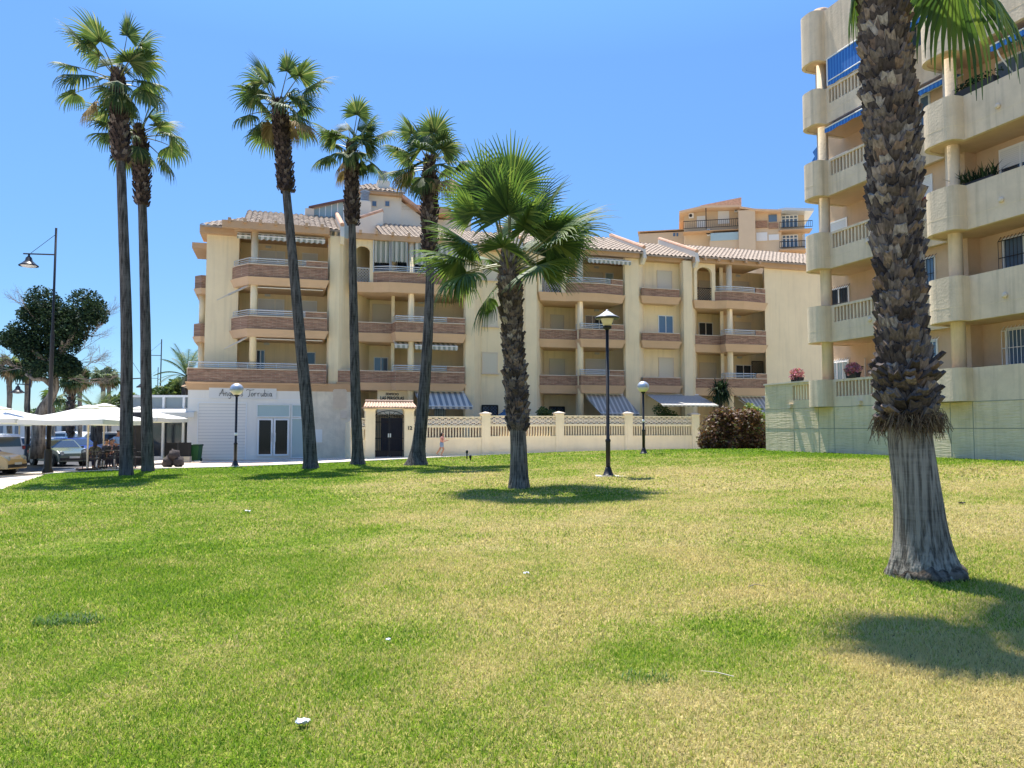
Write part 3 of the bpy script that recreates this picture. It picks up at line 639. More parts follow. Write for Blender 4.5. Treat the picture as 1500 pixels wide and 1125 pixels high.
def chimney(p0, p1, pyb, pyt, v, cap=8):
    x0, x1 = U(p0, v, pyt), U(p1, v, pyt); zb, zc = ZB(p0, pyb, v)+ZO, ZB(p0, pyt, v)+ZO; w_ = x1-x0
    mb = MB(); mb.box((x0, v, zb), (x1, v+w_, zc)); mb.box((x0+.05, v+.05, zc), (x1-.05, v+w_-.05, zc+.06)); o = Bb(mb, 'chimney', M['cream2'])
    mb = MB(); r = w_*.38
    for i in range(6): mb.lathe([(r*.7, zc+.06+i*.1), (r*1.0, zc+.08+i*.1), (r*1.0, zc+.12+i*.1), (r*.7, zc+.15+i*.1)], ((x0+x1)/2, v+w_/2, 0), 14)
    mb.lathe([(r*1.15, zc+.66), (r*1.15, zc+.72)], ((x0+x1)/2, v+w_/2, 0), 14); mb.build('chimney_cap', M['metal'], o)
chimney(553, 571, 282, 264, 6.8); chimney(527, 544, 318, 294, 5.0)
# low wall with rising tiled coping, penthouse glazing
mb = MB(); a, b = U(512, 4.4, 330), U(561, 4.4, 330); za, zb_ = ZB(512, 325, 4.4)+ZO, ZB(561, 309, 4.4)+ZO
mb.add([(a,4.4,EAV),(b,4.4,EAV),(b,4.4,zb_),(a,4.4,za),(a,4.7,EAV),(b,4.7,EAV),(b,4.7,zb_),(a,4.7,za)], [(0,1,2,3),(7,6,5,4),(3,2,6,7),(1,5,6,2),(0,3,7,4)]); Bb(mb, 'upper_wall', M['cream2'])
mb = MB(); mb.tube([(a,4.5,za+.05),(b,4.5,zb_+.05)], .13, 8); Bb(mb, 'tile_coping', M['tile2'])
blk(588, 641, 6.5, 4, EAV, ZB(600, 312, 6.5)+ZO); fz = ZB(600, 312, 6.5)+ZO
mb = MB(); mb.box((U(587, 6.3, 310), 6.1, fz), (U(660, 6.3, 310), 10, fz+.5)); Bb(mb, 'fascia', M['salmon'])
blk(640, 690, 7, 4, EAV, ZB(650, 322, 7)+ZO); blk(645, 690, 7.4, 3, ZB(650, 322, 7)+ZO, ZB(650, 308, 7.4)+ZO, 'brick')
blk(447, 460, 4.9, 1, EAV+1, ZB(452, 305, 4.9)+ZO, 'coping')
mb = MB(); v = 5.2; a, b = U(459, v, 310), U(512, v, 310); z0 = EAV+1.2; za, zb_ = ZB(459, 307, v)+ZO, ZB(512, 293, v)+ZO
mb.add([(a,v,z0),(b,v,z0),(b,v,zb_),(a,v,za)], [(0,1,2,3)]); mb.add([(b,v,z0),(b,v+4,z0),(b,v+4,zb_),(b,v,zb_)], [(0,1,2,3)]); o = Bb(mb, 'penthouse_glazing', M['pglass'])
mb = MB()
for i in range(7): x = a+(b-a)*i/6; z = za+(zb_-za)*i/6; mb.box((x-.03, v-.05, z0), (x+.03, v+.01, z))
mb.build('frame', M['wframe'], o)
mb = MB(); mb.add([(a-.3,v-.3,za),(b+.1,v-.3,zb_),(b+.1,v+4,zb_),(a-.3,v+4,za),(a-.3,v-.3,za+.12),(b+.1,v-.3,zb_+.12),(b+.1,v+4,zb_+.12),(a-.3,v+4,za+.12)], [(3,2,1,0),(4,5,6,7),(0,1,5,4),(1,2,6,5)])
M['maroon'] = mat('maroon roof sheet', (.16, .08, .07), .6); mb.build('penthouse_roof', M['maroon'], apt)
mb = MB(); p = at(743, 206, 54); q = at(743, 300, 54); 
an = MB(); an.tube([(q.x,q.y,q.z),(p.x,p.y,p.z)], .03, 5)
an.tube([(p.x-.4,p.y,p.z-2.4),(p.x+.4,p.y,p.z-2.4)], .012, 4)
o = an.build('antenna', M['dark']); o.parent = apt; o.matrix_parent_inverse = (Matrix.Translation(apt.location) @ Matrix.Rotation(BA, 4, 'Z')).inverted()
# shop -------------------------------------------------------------------
s0, s1, sw = U(278, 0), U(515, 0), U(457, 0); SV = -.05; ST = 3.72 + ZO
mb = MB(); mb.box((s0, SV, -.3), (sw, 1.6, ST)); Bb(mb, 'shop_wall', M['white_wall'])
mb = MB(); mb.box((sw, SV-.01, -.3), (s1, 1.6, ST)); Bb(mb, 'side_wall', M['stucco'])
mb = MB(); mb.prism(offset([(s0,SV),(s1,SV),(s1,1.6),(s0,1.6)], .02), ST, ST+.44, 0, .14); Bb(mb, 'fascia', M['salmon'])
def zs(py, px=360): return ZB(px, py, 0) + ZO
mb = MB(); a, b = U(291, -.1, 600), U(360, -.1, 600); mb.box((a, SV-.02, .06), (b, SV+.01, zs(591))); o = Bb(mb, 'roller_shutter', M['shop_shutter'])
mb = MB(); z = zs(591); mb.box((a-.06, SV-.05, .0), (a, SV, z+.06)); mb.box((b, SV-.05, 0), (b+.06, SV, z+.06)); mb.box((a, SV-.05, z), (b, SV, z+.06)); mb.build('shutter_frame', M['wframe'], o)
# pale joints of the white front
for z in (zs(585),): mb = MB(); mb.box((s0+.05, SV-.015, z-.01), (sw-.02, SV, z+.02)); Bb(mb, 'trim', M['wframe'])
# sign panel
mb = MB(); a, b = U(306, -.1, 575), U(405, -.1, 575); zt_, zb_ = zs(567), zs(584); mb.box((a, SV-.06, zb_), (b, SV, zt_)); sg = Bb(mb, 'shop_sign', mat('sign board', (.70, .69, .66), .6))
M['letter'] = mat('grey lettering', (.10, .10, .095), .6)
GL = {'A': [[(0,0),(.25,.35),(.5,.75),(.62,1.02),(.68,.5),(.78,0)],[(.05,.38),(.5,.42),(.95,.32)]],
 'n': [[(0,.5),(.08,.0)],[(.06,.3),(.25,.5),(.38,.42),(.42,.02),(.55,.05)]], 'g': [[(.42,.45),(.2,.5),(.05,.25),(.2,.03),(.4,.2),(.45,.48),(.42,-.2),(.2,-.38),(.05,-.25)]],
 'e': [[(.03,.24),(.38,.3),(.28,.5),(.08,.4),(.05,.12),(.25,0),(.48,.1)]], 'l': [[(.02,.1),(.2,.6),(.25,1.0),(.12,.85),(.08,.2),(.18,0),(.32,.08)]],
 's': [[(.38,.45),(.15,.5),(.1,.35),(.34,.18),(.25,0),(0,.06)]], 'T': [[(-.1,.82),(.1,1.0),(.6,.9),(1.3,.98)],[(.55,.9),(.5,.4),(.38,.0),(.2,-.02)]],
 'o': [[(.22,.5),(.04,.3),(.12,.02),(.36,.08),(.42,.35),(.22,.5)]], 'r': [[(.02,.5),(.08,.0)],[(.07,.3),(.25,.5),(.4,.45)]],
 'u': [[(.02,.5),(.05,.1),(.2,0),(.38,.2),(.42,.5)],[(.42,.5),(.44,.05),(.55,.05)]], 'b': [[(.05,1.0),(.04,.05)],[(.05,.3),(.25,.5),(.42,.3),(.3,.02),(.05,.06)]],
 'i': [[(.05,.5),(.07,.04),(.16,.04)],[(.07,.72),(.1,.76)]], 'a': [[(.4,.45),(.2,.5),(.04,.25),(.16,.02),(.36,.15),(.42,.48)],[(.42,.48),(.44,.05),(.58,.08)]]}
ADV = {'A': 1.0, 'T': .75, 'i': .28, 'l': .4, 'n': .62, 'u': .62}
mb = MB(); hgt = .44; x = U(321, -.1, 575); xe = U(399, -.1, 575); txt = 'Angeles Torrubia'; tot = sum(.5 if c == ' ' else ADV.get(c, .58) for c in txt); kx = (xe-x)/tot
for c in txt:
    if c == ' ': x += .5*kx; continue
    for st in GL[c]:
        pts = [(x + a_*kx, SV-.075, zb_+.13 + b_*hgt*.85) for a_, b_ in st]
        sm_ = []
        for i in range(len(pts)-1):
            p0_, p1_, p2_, p3_ = (Vector(pts[max(0,i-1)]), Vector(pts[i]), Vector(pts[i+1]), Vector(pts[min(len(pts)-1,i+2)]))
            for k in range(4):
                t = k/4; sm_.append(.5*((2*p1_)+(-p0_+p2_)*t+(2*p0_-5*p1_+4*p2_-p3_)*t*t+(-p0_+3*p1_-3*p2_+p3_)*t**3))
        sm_.append(Vector(pts[-1])); mb.tube(sm_, .015, 5)
    x += ADV.get(c, .58)*kx
mb.build('lettering', M['letter'], sg)
# glazed entrance
def pan(p0, p1, y0, y1, m, v=SV-.02, name='pane', par=None, fr=.05):
    a, b = U(p0, -.1, 600), U(p1, -.1, 600); z1, z0 = zs(y0), zs(y1); z0 = max(z0, .03); mb = MB()
    mb.box((a, v-.02, z0), (b, v+.03, z1)); q = mb.build(name, M[m], par or apt)
    if fr:
        mb = MB(); 
        for c, d in (((a,v-.06,z0),(a+fr,v-.021,z1)), ((b-fr,v-.06,z0),(b,v-.021,z1)), ((a+fr,v-.06,z1-fr),(b-fr,v-.021,z1)), ((a+fr,v-.06,z0),(b-fr,v-.021,z0+fr))): mb.box(c, d)
        mb.build('frame', M['wframe'], q)
    return q
pan(376, 425, 592, 611, 'pglass'); pan(427, 447, 592, 611, 'pglass'); pan(427, 447, 612, 672, 'pglass')
for a_, b_ in ((377.5, 400), (401.5, 424)):
    d = pan(a_, b_, 613, 668, 'dglass', name='door', fr=.09)
    mb = MB(); hx = U(398 if a_ < 390 else 403.5, -.1, 640); mb.tube([(hx, SV-.13, 1.0), (hx, SV-.13, 1.5)], .02, 6); mb.build('handle', M['metal'], d)
M['mural'] = mat('mural print', (.42, .44, .46), .6, 0, 10, .45, 2.2)
mb = MB(); mb.box((U(448,-.1), SV-.03, .1), (U(456,-.1), SV, zs(592))); Bb(mb, 'poster', M['mural'])
mb = MB(); a, b = U(488,-.1,560), U(508,-.1,560); z1, z0 = zs(568, 498), zs(598, 498); mb.box((a, SV-.05, z0), (b, SV-.01, z1))
for i in range(12): mb.box((a+.05, SV-.08, z0+.06+i*(z1-z0-.1)/12), (b-.05, SV-.051, z0+.1+i*(z1-z0-.1)/12))
Bb(mb, 'vent', M['coping'])
mb = MB(); mb.box((U(499,-.1,588), SV-.07, zs(613, 503)), (U(508,-.1,588), SV-.011, zs(602, 503))); Bb(mb, 'meter_box', M['coping'])
mb = MB(); mb.box((U(456.5,-.1,640), SV-.03, zs(648, 465)), (U(472,-.1,640), SV-.012, zs(629, 465))); Bb(mb, 'patch', M['white_wall'])
# brick planters and screens of the ground floor gardens
for p0, p1, h in ((606, 676, 2.25), (690, 800, 2.1), (812, 915, 2.2), (930, 1010, 2.15)):
    mb = MB(); mb.box((U(p0, -2.9), -3.0, 0), (U(p1, -2.9), -2.75, h)); Bb(mb, 'garden_wall', M['brick'])
# name of the building over the gate
def text(name, s, size, m, parent, mtx, ext=.01, shear=0, sx=1, bold=0):
    c = bpy.data.curves.new(name, 'FONT'); c.body = s; c.size = size; c.extrude = ext; c.align_x = 'CENTER'; c.shear = shear; c.offset = bold
    tmp = bpy.data.objects.new(name, c); COL.objects.link(tmp); bpy.context.view_layer.update()
    me = bpy.data.meshes.new_from_object(tmp.evaluated_get(bpy.context.evaluated_depsgraph_get())); bpy.data.objects.remove(tmp)
    me.transform(mtx @ Matrix.Diagonal((sx, 1, 1, 1))); me.name = name; me.materials.clear(); me.materials.append(m)
    o = bpy.data.objects.new(name, me); COL.objects.link(o); o.parent = parent; return o
RX = Matrix.Rotation(R(90), 4, 'X')
mb = MB(); a, b = U(553, .3, 580), U(597, .3, 580); zt_ = ZB(577, 566, .3)+ZO; mb.box((a, .3, 2.55), (b, .5, zt_)); nb = Bb(mb, 'name_panel', M['cream'])
cx_ = U(574.5, .3, 575)
text('lettering', 'EDIFICIO', .19, M['dark'], nb, Matrix.Translation((cx_, .28, ZB(577, 579, .3)+ZO)) @ RX, bold=.004)
text('lettering', 'LAS PERGOLAS', .26, M['dark'], nb, Matrix.Translation((cx_, .28, ZB(577, 585.5, .3)+ZO)) @ RX, bold=.008, sx=.8)
archwall(545, 560, 549, 556, -.2, 2.6, 1.2, 2.0, M['cream']) if False else None
mb = MB(); mb.box((U(560, .45), .44, -.1), (U(592, .45), .5, 2.35)); Bb(mb, 'entrance_door', M['dark'])
# ================================================================ concrete apartment block on the right
def WU(px, v=0, py=480):
    x, y, z = ray(px, py); k = x / y; mx_, my_ = wn.x, wn.y
    return (k * (WO.y + v*my_) - WO.x - v*mx_) / (wd.x - k*wd.y)
blk2 = empty('apartment_block', (WO.x, WO.y, .5), WPHI)
tag(blk2, 'beige concrete apartment block with rounded balcony corners and blue awnings at right edge', 'building')
Z5 = -.5
def Wb(mb, name, m, parent=blk2, **k): return mb.build(name, m, parent, **k)
PW = [3.52 + 2.9*k + Z5 for k in range(6)]
def arc(cx, cy, r, a0, a1, n=7, ry=None):
    ry = ry or r
    return [(cx + r*math.cos(R(a0 + (a1-a0)*i/n)), cy + ry*math.sin(R(a0 + (a1-a0)*i/n))) for i in range(n+1)]
uA = WU(1203, 0); uB = WU(1395, 0)
# plan line of the balcony fronts, from far left corner towards the viewer
LA = [(uA-.55, 1.7), (uA-.55, .9)] + arc(uA, .05, .55, 180, 270, 8) + [(uA+.25, -.50)] + arc(uA+.27, -.2, .3, 275, 360, 5) + [(uA+.575, .0)]
LM = [(WU(1322, 0), 0.0), (WU(1322, 0)+.02, .75), (uB-.75, .75)]
LB = arc(uB-.1, .1, .62, 180, 270, 8) + [(uB+.36, -.52)] + arc(uB+.38, -.22, .3, 275, 360, 5) + [(uB+.685, .0), (uB+3.6, 0), (uB+3.62, .8), (uB+5.8, .8)]
LB2 = arc(uB+6.4, .1, .62, 180, 270, 6) + [(uB+7.1, -.52), (uB+7.12, 0), (uB+11, 0)]
LINE = LA + LM + LB + LB2
uE = LINE[-1][0]
# walls behind
BW = 1.5
mb = MB()
uK = WU(1209, BW+.3, 420)
mb.prism([(uK, BW+.3), (WU(1318, BW), BW+.3), (WU(1318, BW)+.02, 1.05), (uB-.25, 1.05), (uB-.2, BW), (uB+3.3, BW), (uB+3.35, 1.1), (uB+6.0, 1.1), (uB+6.05, BW), (uE, BW), (uE, 12), (uK, 12)], -.8, PW[5]-.2)
Wb(mb, 'wall', M['peach'])
def slat_gap(mb, x0, x1, z0, z1, v, m=0):            # row of concrete balusters
    n = int((x1-x0)/.17)
    for i in range(n):
        x = x0 + (x1-x0)*(i+.5)/n; mb.box((x-.035, v+.03, z0), (x+.035, v+.12, z1), m)
for k in range(6):
    top = PW[k]; h = 1.42 if k < 5 else 1.75; bot = top - (h if k else 1.05)
    if k == 5: top += .3
    mb = MB(); soff = LINE + [(uE, 2.0), (uA-.55, 4.6)] if False else None
    # slab
    F_ = ribbon(LINE, -.07); nn = len(F_); vb = [(x, y, bot+.03) for x, y in F_] + [(x, max(2.2, y), bot+.03) for x, y in F_]
    mb.add(vb + [(x, y, z+.27) for x, y, z in vb], [q for i in range(nn-1) for q in ((i, nn+i, nn+i+1, i+1), (2*nn+i, 2*nn+i+1, 3*nn+i+1, 3*nn+i))])
    o = Wb(mb, 'balcony', M['peach'])
    g0, g1 = uA + .75, WU(1318, 0)                   # stretch with balusters
    P1 = LA; P2 = [(g1+.0, 0.0)] + LM[1:] + LB + LB2
    mb = MB()
    if k < 5:
        band(mb, P1 + [(g0, 0)], .14, bot, top)
        band(mb, [(g0+.001, 0), (g1, 0)], .14, bot, top-.66); band(mb, [(g0+.001, 0), (g1, 0)], .14, top-.09, top)
        band(mb, [(g1+.001, 0)] + P2[1:], .14, bot, top)
        slat_gap(mb, g0+.02, g1, top-.66, top-.09, -.0)
    else: band(mb, LINE, .14, bot, top)
    mb.build('parapet', M['conc'], o)
    if k and k < 5:
        mb = MB(); band(mb, LINE, .1, bot+.42, bot+.434, 0, .003); mb.build('joint', M['plinth'], o)
    if 0 < k < 5:
        for x in (uA+2.6, uB+1.9):
            mb = MB(); mb.lathe([(.07, 0), (.09, .05), (.05, .1)], (0,0,0), 10); q = mb.build('spout', M['coping'], o); q.location = (x, 0 if x < uB else 0, bot+.6); q.rotation_euler = (R(90), 0, 0)
mb = MB(); mb.lathe([(.32, PW[5]+.3), (.32, PW[5]+.62), (.0, PW[5]+.63)], (uA+.05, .3, 0), 20, cap=False); Wb(mb, 'roof_vent', M['peach'], smooth=True)
mb = MB(); mb.box((uB-3, 4, PW[5]-.3), (uE, 11, PW[5]+2.4)); Wb(mb, 'roof_house', M['conc'])
for u_ in (uA, uB-.05, uB+6.4):
    mb = MB(); mb.lathe([(.215, -.2), (.215, PW[5]-.6)], (u_+.07, .22, 0), 20); Wb(mb, 'column', M['conc'], smooth=True)
# windows of this block
def wwin(p0, p1, z0, z1, v, kind='bglass', mull=1, grille=None, frm=None):
    x0, x1 = WU(p0, v), WU(p1, v); mb = MB(); fr = .06
    for a, b in (((x0,v-.05,z0),(x0+fr,v+.02,z1)), ((x1-fr,v-.05,z0),(x1,v+.02,z1)), ((x0+fr,v-.05,z1-fr),(x1-fr,v+.02,z1)), ((x0+fr,v-.05,z0),(x1-fr,v+.02,z0+fr))): mb.box(a, b)
    for i in range(mull): c = x0+(x1-x0)*(i+1)/(mull+1); mb.box((c-.03, v-.05, z0+fr), (c+.03, v+.02, z1-fr))
    w_ = mb.build('window', M['wframe'], blk2)
    if kind in ('half', 'shutter_w'):
        zm = z0+(z1-z0)*(.5 if kind == 'half' else .02); mb = MB(); mb.box((x0+fr, v-.035, zm), (x1-fr, v+.02, z1-fr)); mb.build('shutter', M['shutter_w'], w_)
        mb = MB(); mb.box((x0+fr, v-.015, z0+fr), (x1-fr, v+.02, zm)); mb.build('pane', M['glass'], w_)
    else: mb = MB(); mb.box((x0+fr, v-.015, z0+fr), (x1-fr, v+.02, z1-fr)); mb.build('pane', M[kind], w_)
    mb = MB(); mb.box((x0-.08, v-.1, z0-.07), (x1+.08, v+.02, z0-.003)); mb.build('sill', M['conc'], w_)
    if grille:
        mb = MB(); n = max(5, int((x1-x0)/.12)); g = v-.16
        for i in range(n+1):
            x = x0-.05+(x1-x0+.1)*i/n; mb.tube([(x,v-.02,z0-.04),(x,g,z0-.02),(x,g,z1-.1),(x,v-.02,z1+.06)], .012, 4)
        for zz in (z0, (z0+z1)/2, z1-.1): mb.tube([(x0-.05,g,zz),(x1+.05,g,zz)], .014, 4)
        mb.build('grille', M[grille], w_)
    return w_
FW = [p - 1.0 for p in PW]
bwv = BW + .3
wwin(1217, 1243, FW[0]+.0, FW[0]+1.95, bwv, 'pglass', 2, 'wframe'); wwin(1216, 1246, FW[1]+.7, FW[1]+2.1, bwv, 'glass', 1, 'black')
wwin(1216, 1246, FW[2]+.7, FW[2]+2.05, bwv, 'shutter_w', 0); wwin(1218, 1250, FW[3]+.4, FW[3]+1.9, bwv, 'glass', 1); wwin(1218, 1250, FW[4]+.3, FW[4]+1.9, bwv, 'glass', 1)
for k, (kd, gr) in enumerate((('bglass','wframe'), ('bglass','black'), ('shutter_w',None), ('bglass',None), ('bglass',None))):
    wwin(1344, 1374, FW[k]+.95-.1*(k==2), FW[k]+2.2, 1.05, kd, 1, gr)
for k, (kd, gr) in enumerate((('bglass','wframe'), ('bglass','black'), ('half',None), ('bglass',None), ('bglass',None))):
    wwin(1474, 1540, FW[k]+1.0, FW[k]+2.3, BW, kd, 1, gr)
mb = MB(); mb.tube([(WU(1266, bwv-.1), bwv-.1, FW[0]), (WU(1266, bwv-.1), bwv-.1, FW[0]+1.9)], .04, 8); Wb(mb, 'downpipe', M['coping'])
# blue awnings
def bawn(u0, u1, v0, z0, v1, z1, drop=.0, name='awning', arms=False):
    mb = MB(); n = 10; vs = []
    for i in range(n+1):
        u = u0+(u1-u0)*i/n; vs += [(u, v0, z0), (u, v1, z1), (u, v1, z1-.18-.04*(i%2))]
    mb.add(vs, [(3*i,3*i+1,3*i+4,3*i+3) for i in range(n)] + [(3*i+1,3*i+2,3*i+5,3*i+4) for i in range(n)])
    o = Wb(mb, name, M['blue']); mb = MB(); mb.tube([(u0,v1,z1),(u1,v1,z1)], .025, 6); mb.tube([(u0,v0,z0),(u1,v0,z0)], .03, 6)
    if arms: mb.tube([(u0+.15,v1,z1),(u0+.2,v1+.15,z1-.4),(u0+.25,v0-.05,z1-1.0)], .025, 6)
    mb.build('awning_bar', M['wframe'], o)
bot4, bot5 = PW[4]-1.42, PW[5]-1.75
bawn(uA+.75, WU(1325, 0), -.02, bot5+.0, -.03, bot5-.92)                 # vertical blue screen on the top storey
mb = MB(); mb.tube([(uA+.72,-.03,bot5),(uA+.72,-.03,PW[4]+.05)], .03, 6); mb.tube([(uA+.72,.02,PW[4]+.05),(WU(1318,0),.02,PW[4]+.05)], .02, 6); Wb(mb, 'screen_frame', M['wframe'])
bawn(uA+.6, WU(1330, 0), .35, bot4-.05, -.12, bot4-.22, arms=False)
bawn(WU(1352, .75), uB-.15, 1.0, bot4-.25+.0, .45, bot4-.32, arms=True)
bawn(WU(1462, 0), uB+3.6, .9, bot4-.1, .1, bot4-.28, arms=True); bawn(WU(1344, .75), uB-.4, 1.0, bot5-.2, .45, bot5-.3)
# blue cloth hanging off the left corner
mb = MB(); x = uA-.52; pr = [(x,.5,bot4-.42),(x-.35,.5,bot4-.58),(x-.22,.5,bot4-.8),(x-.42,.5,bot4-.95),(x-.2,.5,bot4-1.35),(x+.15,.5,bot4-1.2),(x+.2,.5,bot4-.4)]
mb.add(pr + [(a,b+.25,c) for a,b,c in pr], [tuple(range(7)), tuple(range(13,6,-1))] + [(i,7+i,7+(i+1)%7,(i+1)%7) for i in range(7)]); Wb(mb, 'furled_awning', M['blue'])
# ground floor wall of board marked concrete, terrace edge
tw = empty('terrace_wall', (WO.x, WO.y, 0), WPHI)
tag(tw, 'board marked grey green concrete wall with slatted openings at edge of lawn', 'wall')
uW = WU(1121, 0, 600); tz = PW[0] - Z5; mb = MB()
gap0, gap1 = WU(1161, 0, 570), WU(1189, 0, 570)
mb.box((uW, .0, -.6), (uE, .9, tz-1.05+.0)); mb.box((uW, 0, tz-1.05), (gap0, .9, tz)); mb.box((gap0, 0, tz-1.05), (uA-.56, .25, tz-.72)); mb.box((gap0, 0, tz-.1), (gap1+.25, .25, tz)); 
mb.box((uW, .9, -.6), (uW+.25, 9, tz-.3))
mb.build('wall', M['plinth'], tw)
mb = MB(); slat_gap(mb, gap0, gap1+.2, tz-.72, tz-.1, .04); mb.build('baluster_screen', M['fence'], tw)
mb = MB(); mb.box((uW-.04, -.05, tz), (uA-.6, .95, tz+.06)); mb.build('coping', M['coping'], tw)
mb = MB()
for z in (tz-1.05-.012, tz-1.9): mb.box((uW, -.006, z-.012), (uE, .01, z+.012))
for p in (1196, 1219, 1388, 1421, 1160): mb.box((WU(p,0)-.012, -.0065, .3), (WU(p,0)+.012, .0, tz-1.07))
mb.build('joint', M['conc2'] if 'conc2' in M else mat('joint shadow gap', (.30,.29,.22), .95), tw)
for p, q in ((1159, 595), (1260, 590)):
    mb = MB(); x = WU(p, 0, q); z = at(p, q, (WO + wd*x).y).z; mb.box((x-.09, -.12, z-.07), (x+.09, -.0, z+.05)); mb.box((x-.13, -.14, z+.05), (x+.13, .0, z+.08)); mb.build('wall_lamp', M['coping'], tw)
# ================================================================ ochre apartment block far behind
ob = empty('ochre_apartment_block', (at(1010, 300, 105).x, 105, 0), R(-12)); tag(ob, 'ochre apartment block with dark balcony railings rising behind the tiled roof', 'building')
oinv = (Matrix.Translation(ob.location) @ Matrix.Rotation(R(-12), 4, 'Z')).inverted()
def OP(px, py, v=0):                                 # local point on plane y=v of the far block
    x, y, z = ray(px, py); d0 = Vector((x, y, z)); n = Vector((-math.sin(R(-12)), math.cos(R(-12)), 0)); o0 = Vector((0, 0, EYE))
    t = ((ob.location - o0).dot(n) + v) / d0.dot(n); return oinv @ (o0 + d0*t)
def obox(p0, p1, y0, y1, v, d, m, name, parent=ob, z0=None):
    a, b = OP(p0, y1, v), OP(p1, y0, v); mb = MB(); mb.box((a.x, v, a.z if z0 is None else z0), (b.x, v+d, b.z)); return mb.build(name, M[m], parent)
obox(1003, 1085, 304, 380, 1.6, 12, 'orange', 'wall', z0=0); obox(1083, 1106, 307, 380, -.6, 14, 'orange', 'wall', z0=0); obox(1106, 1144, 308, 380, .6, 12, 'orange', 'wall', z0=0); obox(1144, 1178, 309, 380, 1.8, 12, 'orange', 'wall', z0=0)
obox(936, 1004, 339, 380, 5, 10, 'orange', 'wall', z0=0); obox(934, 1004, 336, 339, 4.7, 10.4, 'salmon', 'roof')
pa, pb, pc, pd = OP(995, 310), OP(1048, 301), OP(1085, 296), OP(1145, 308)
def oslab(pts, v, d, th, m, name):
    q = [OP(px, py, v) for px, py in pts]; n = len(q); mb = MB()
    mb.add([(p.x, v, p.z) for p in q] + [(p.x, v+d, p.z) for p in q] + [(p.x, v, p.z-th) for p in q] + [(p.x, v+d, p.z-th) for p in q],
           [(i, i+1, n+i+1, n+i) for i in range(n-1)] + [(2*n+i, 3*n+i, 3*n+i+1, 2*n+i+1) for i in range(n-1)] + [(i, 2*n+i, 2*n+i+1, i+1) for i in range(n-1)] + [(0,n,3*n,2*n), (n-1,3*n-1,4*n-1,2*n-1)])
    return mb.build(name, M[m], ob)
oslab([(995,309),(1030,301),(1086,300)], -.3, 12, .3, 'soffit', 'roof'); oslab([(1084,302),(1106,305.5),(1145,307)], -.7, 12, .25, 'soffit', 'roof'); oslab([(1140,306),(1150,304),(1192,305)], -.5, 12, .35, 'rail', 'roof')
q = [OP(1026, 301, 3), OP(1086, 289, 3), OP(1086, 303, 3), OP(1060, 303, 3)]; mb = MB(); mb.add([(p.x, 3, p.z) for p in q] + [(p.x, 9, p.z) for p in q], [(3,2,1,0),(4,5,6,7),(0,1,5,4),(1,2,6,5)]); mb.build('upper_roof', M['tile2'], ob)
def orail(p0, p1, y0, y1, v=0):
    a, b = OP(p0, y1, v), OP(p1, y0, v); mb = MB(); n = max(4, int((b.x-a.x)/.25))
    mb.tube([(a.x,v,b.z),(b.x,v,b.z)], .05, 4); mb.tube([(a.x,v,a.z),(b.x,v,a.z)], .04, 4)
    for i in range(n+1): x = a.x+(b.x-a.x)*i/n; mb.tube([(x,v,a.z),(x,v,b.z)], .022, 4)
    mb.build('railing', M['black'], ob)
obox(1001, 1083, 335, 340, -.2, 2, 'salmon', 'balcony'); orail(1001, 1083, 320, 335); obox(1040, 1082, 350, 365, 0, 1.6, 'orange', 'balcony'); obox(1041, 1082, 330.5+9, 353, -.1, 1.5, 'pglass', 'balcony_glazing')
obox(1142, 1190, 334, 338, -.1, 2.4, 'salmon', 'balcony'); orail(1142, 1190, 323, 334, -.05); obox(1142, 1188, 363, 367, -.1, 2.4, 'salmon', 'balcony'); orail(1142, 1188, 352, 363, -.05)
for a in ((1145,1168,315,333,1.75),(1146,1168,344,362,1.75),(1176.5,1178,344,362,1.75)):
    o = obox(a[0], a[1], a[2], a[3], a[4], .1, 'bglass', 'window')
    p, q = OP(a[0], a[3], a[4]), OP(a[1], a[2], a[4]); mb = MB()
    for i in range(5): x = p.x+(q.x-p.x)*i/4; mb.box((x-.07, a[4]-.08, p.z), (x+.07, a[4]-.01, q.z))
    mb.box((p.x, a[4]-.09, q.z-.5), (q.x, a[4]-.01, q.z-.38)); mb.box((p.x, a[4]-.09, q.z-.08), (q.x, a[4]-.01, q.z+.05)); mb.build('frame', M['wframe'], o)
for a in ((1126,1138,314,325,'bglass'),(1126,1141,343,352,'shutter_w'),(1108,1124,340,353,'shutter_w')):
    o = obox(*a[:4], .5, .15, a[4], 'window')
obox(1107, 1124, 323, 334, .45, .2, 'brick', 'panel'); obox(1126, 1140, 326, 335, .45, .2, 'brick', 'panel')
for a in ((1052,1068,305,328),(1021,1033,316,333)): obox(*a, 1.5, .15, 'shutter_w', 'window')
for a in ((1076,1082,303,310),(1009,1016,312,319),(1036,1040,335,345)):
    o = obox(*a, 1.1, .45, 'white', 'air_conditioner'); p, q = OP(a[0], a[3], 1.05), OP(a[1], a[2], 1.05)
    mb = MB(); r = (q.z-p.z)*.36; mb.lathe([(r, 0), (r*.9, .04)], (0,0,0), 14); k = mb.build('fan', M['dark'], o); k.location = (p.x+(q.x-p.x)*.4, 1.09, (p.z+q.z)/2); k.rotation_euler = (R(90),0,0)
obox(986, 989, 341, 346, 4.9, .15, 'bglass', 'window'); obox(991, 993.5, 341, 346, 4.9, .15, 'bglass', 'window')
p = OP(1034, 304, -.1); mb = MB(); mb.tube([(p.x,-.1,p.z),(p.x,-.1,OP(1034,335,-.1).z)], .07, 5); mb.build('post', M['dark'], ob)
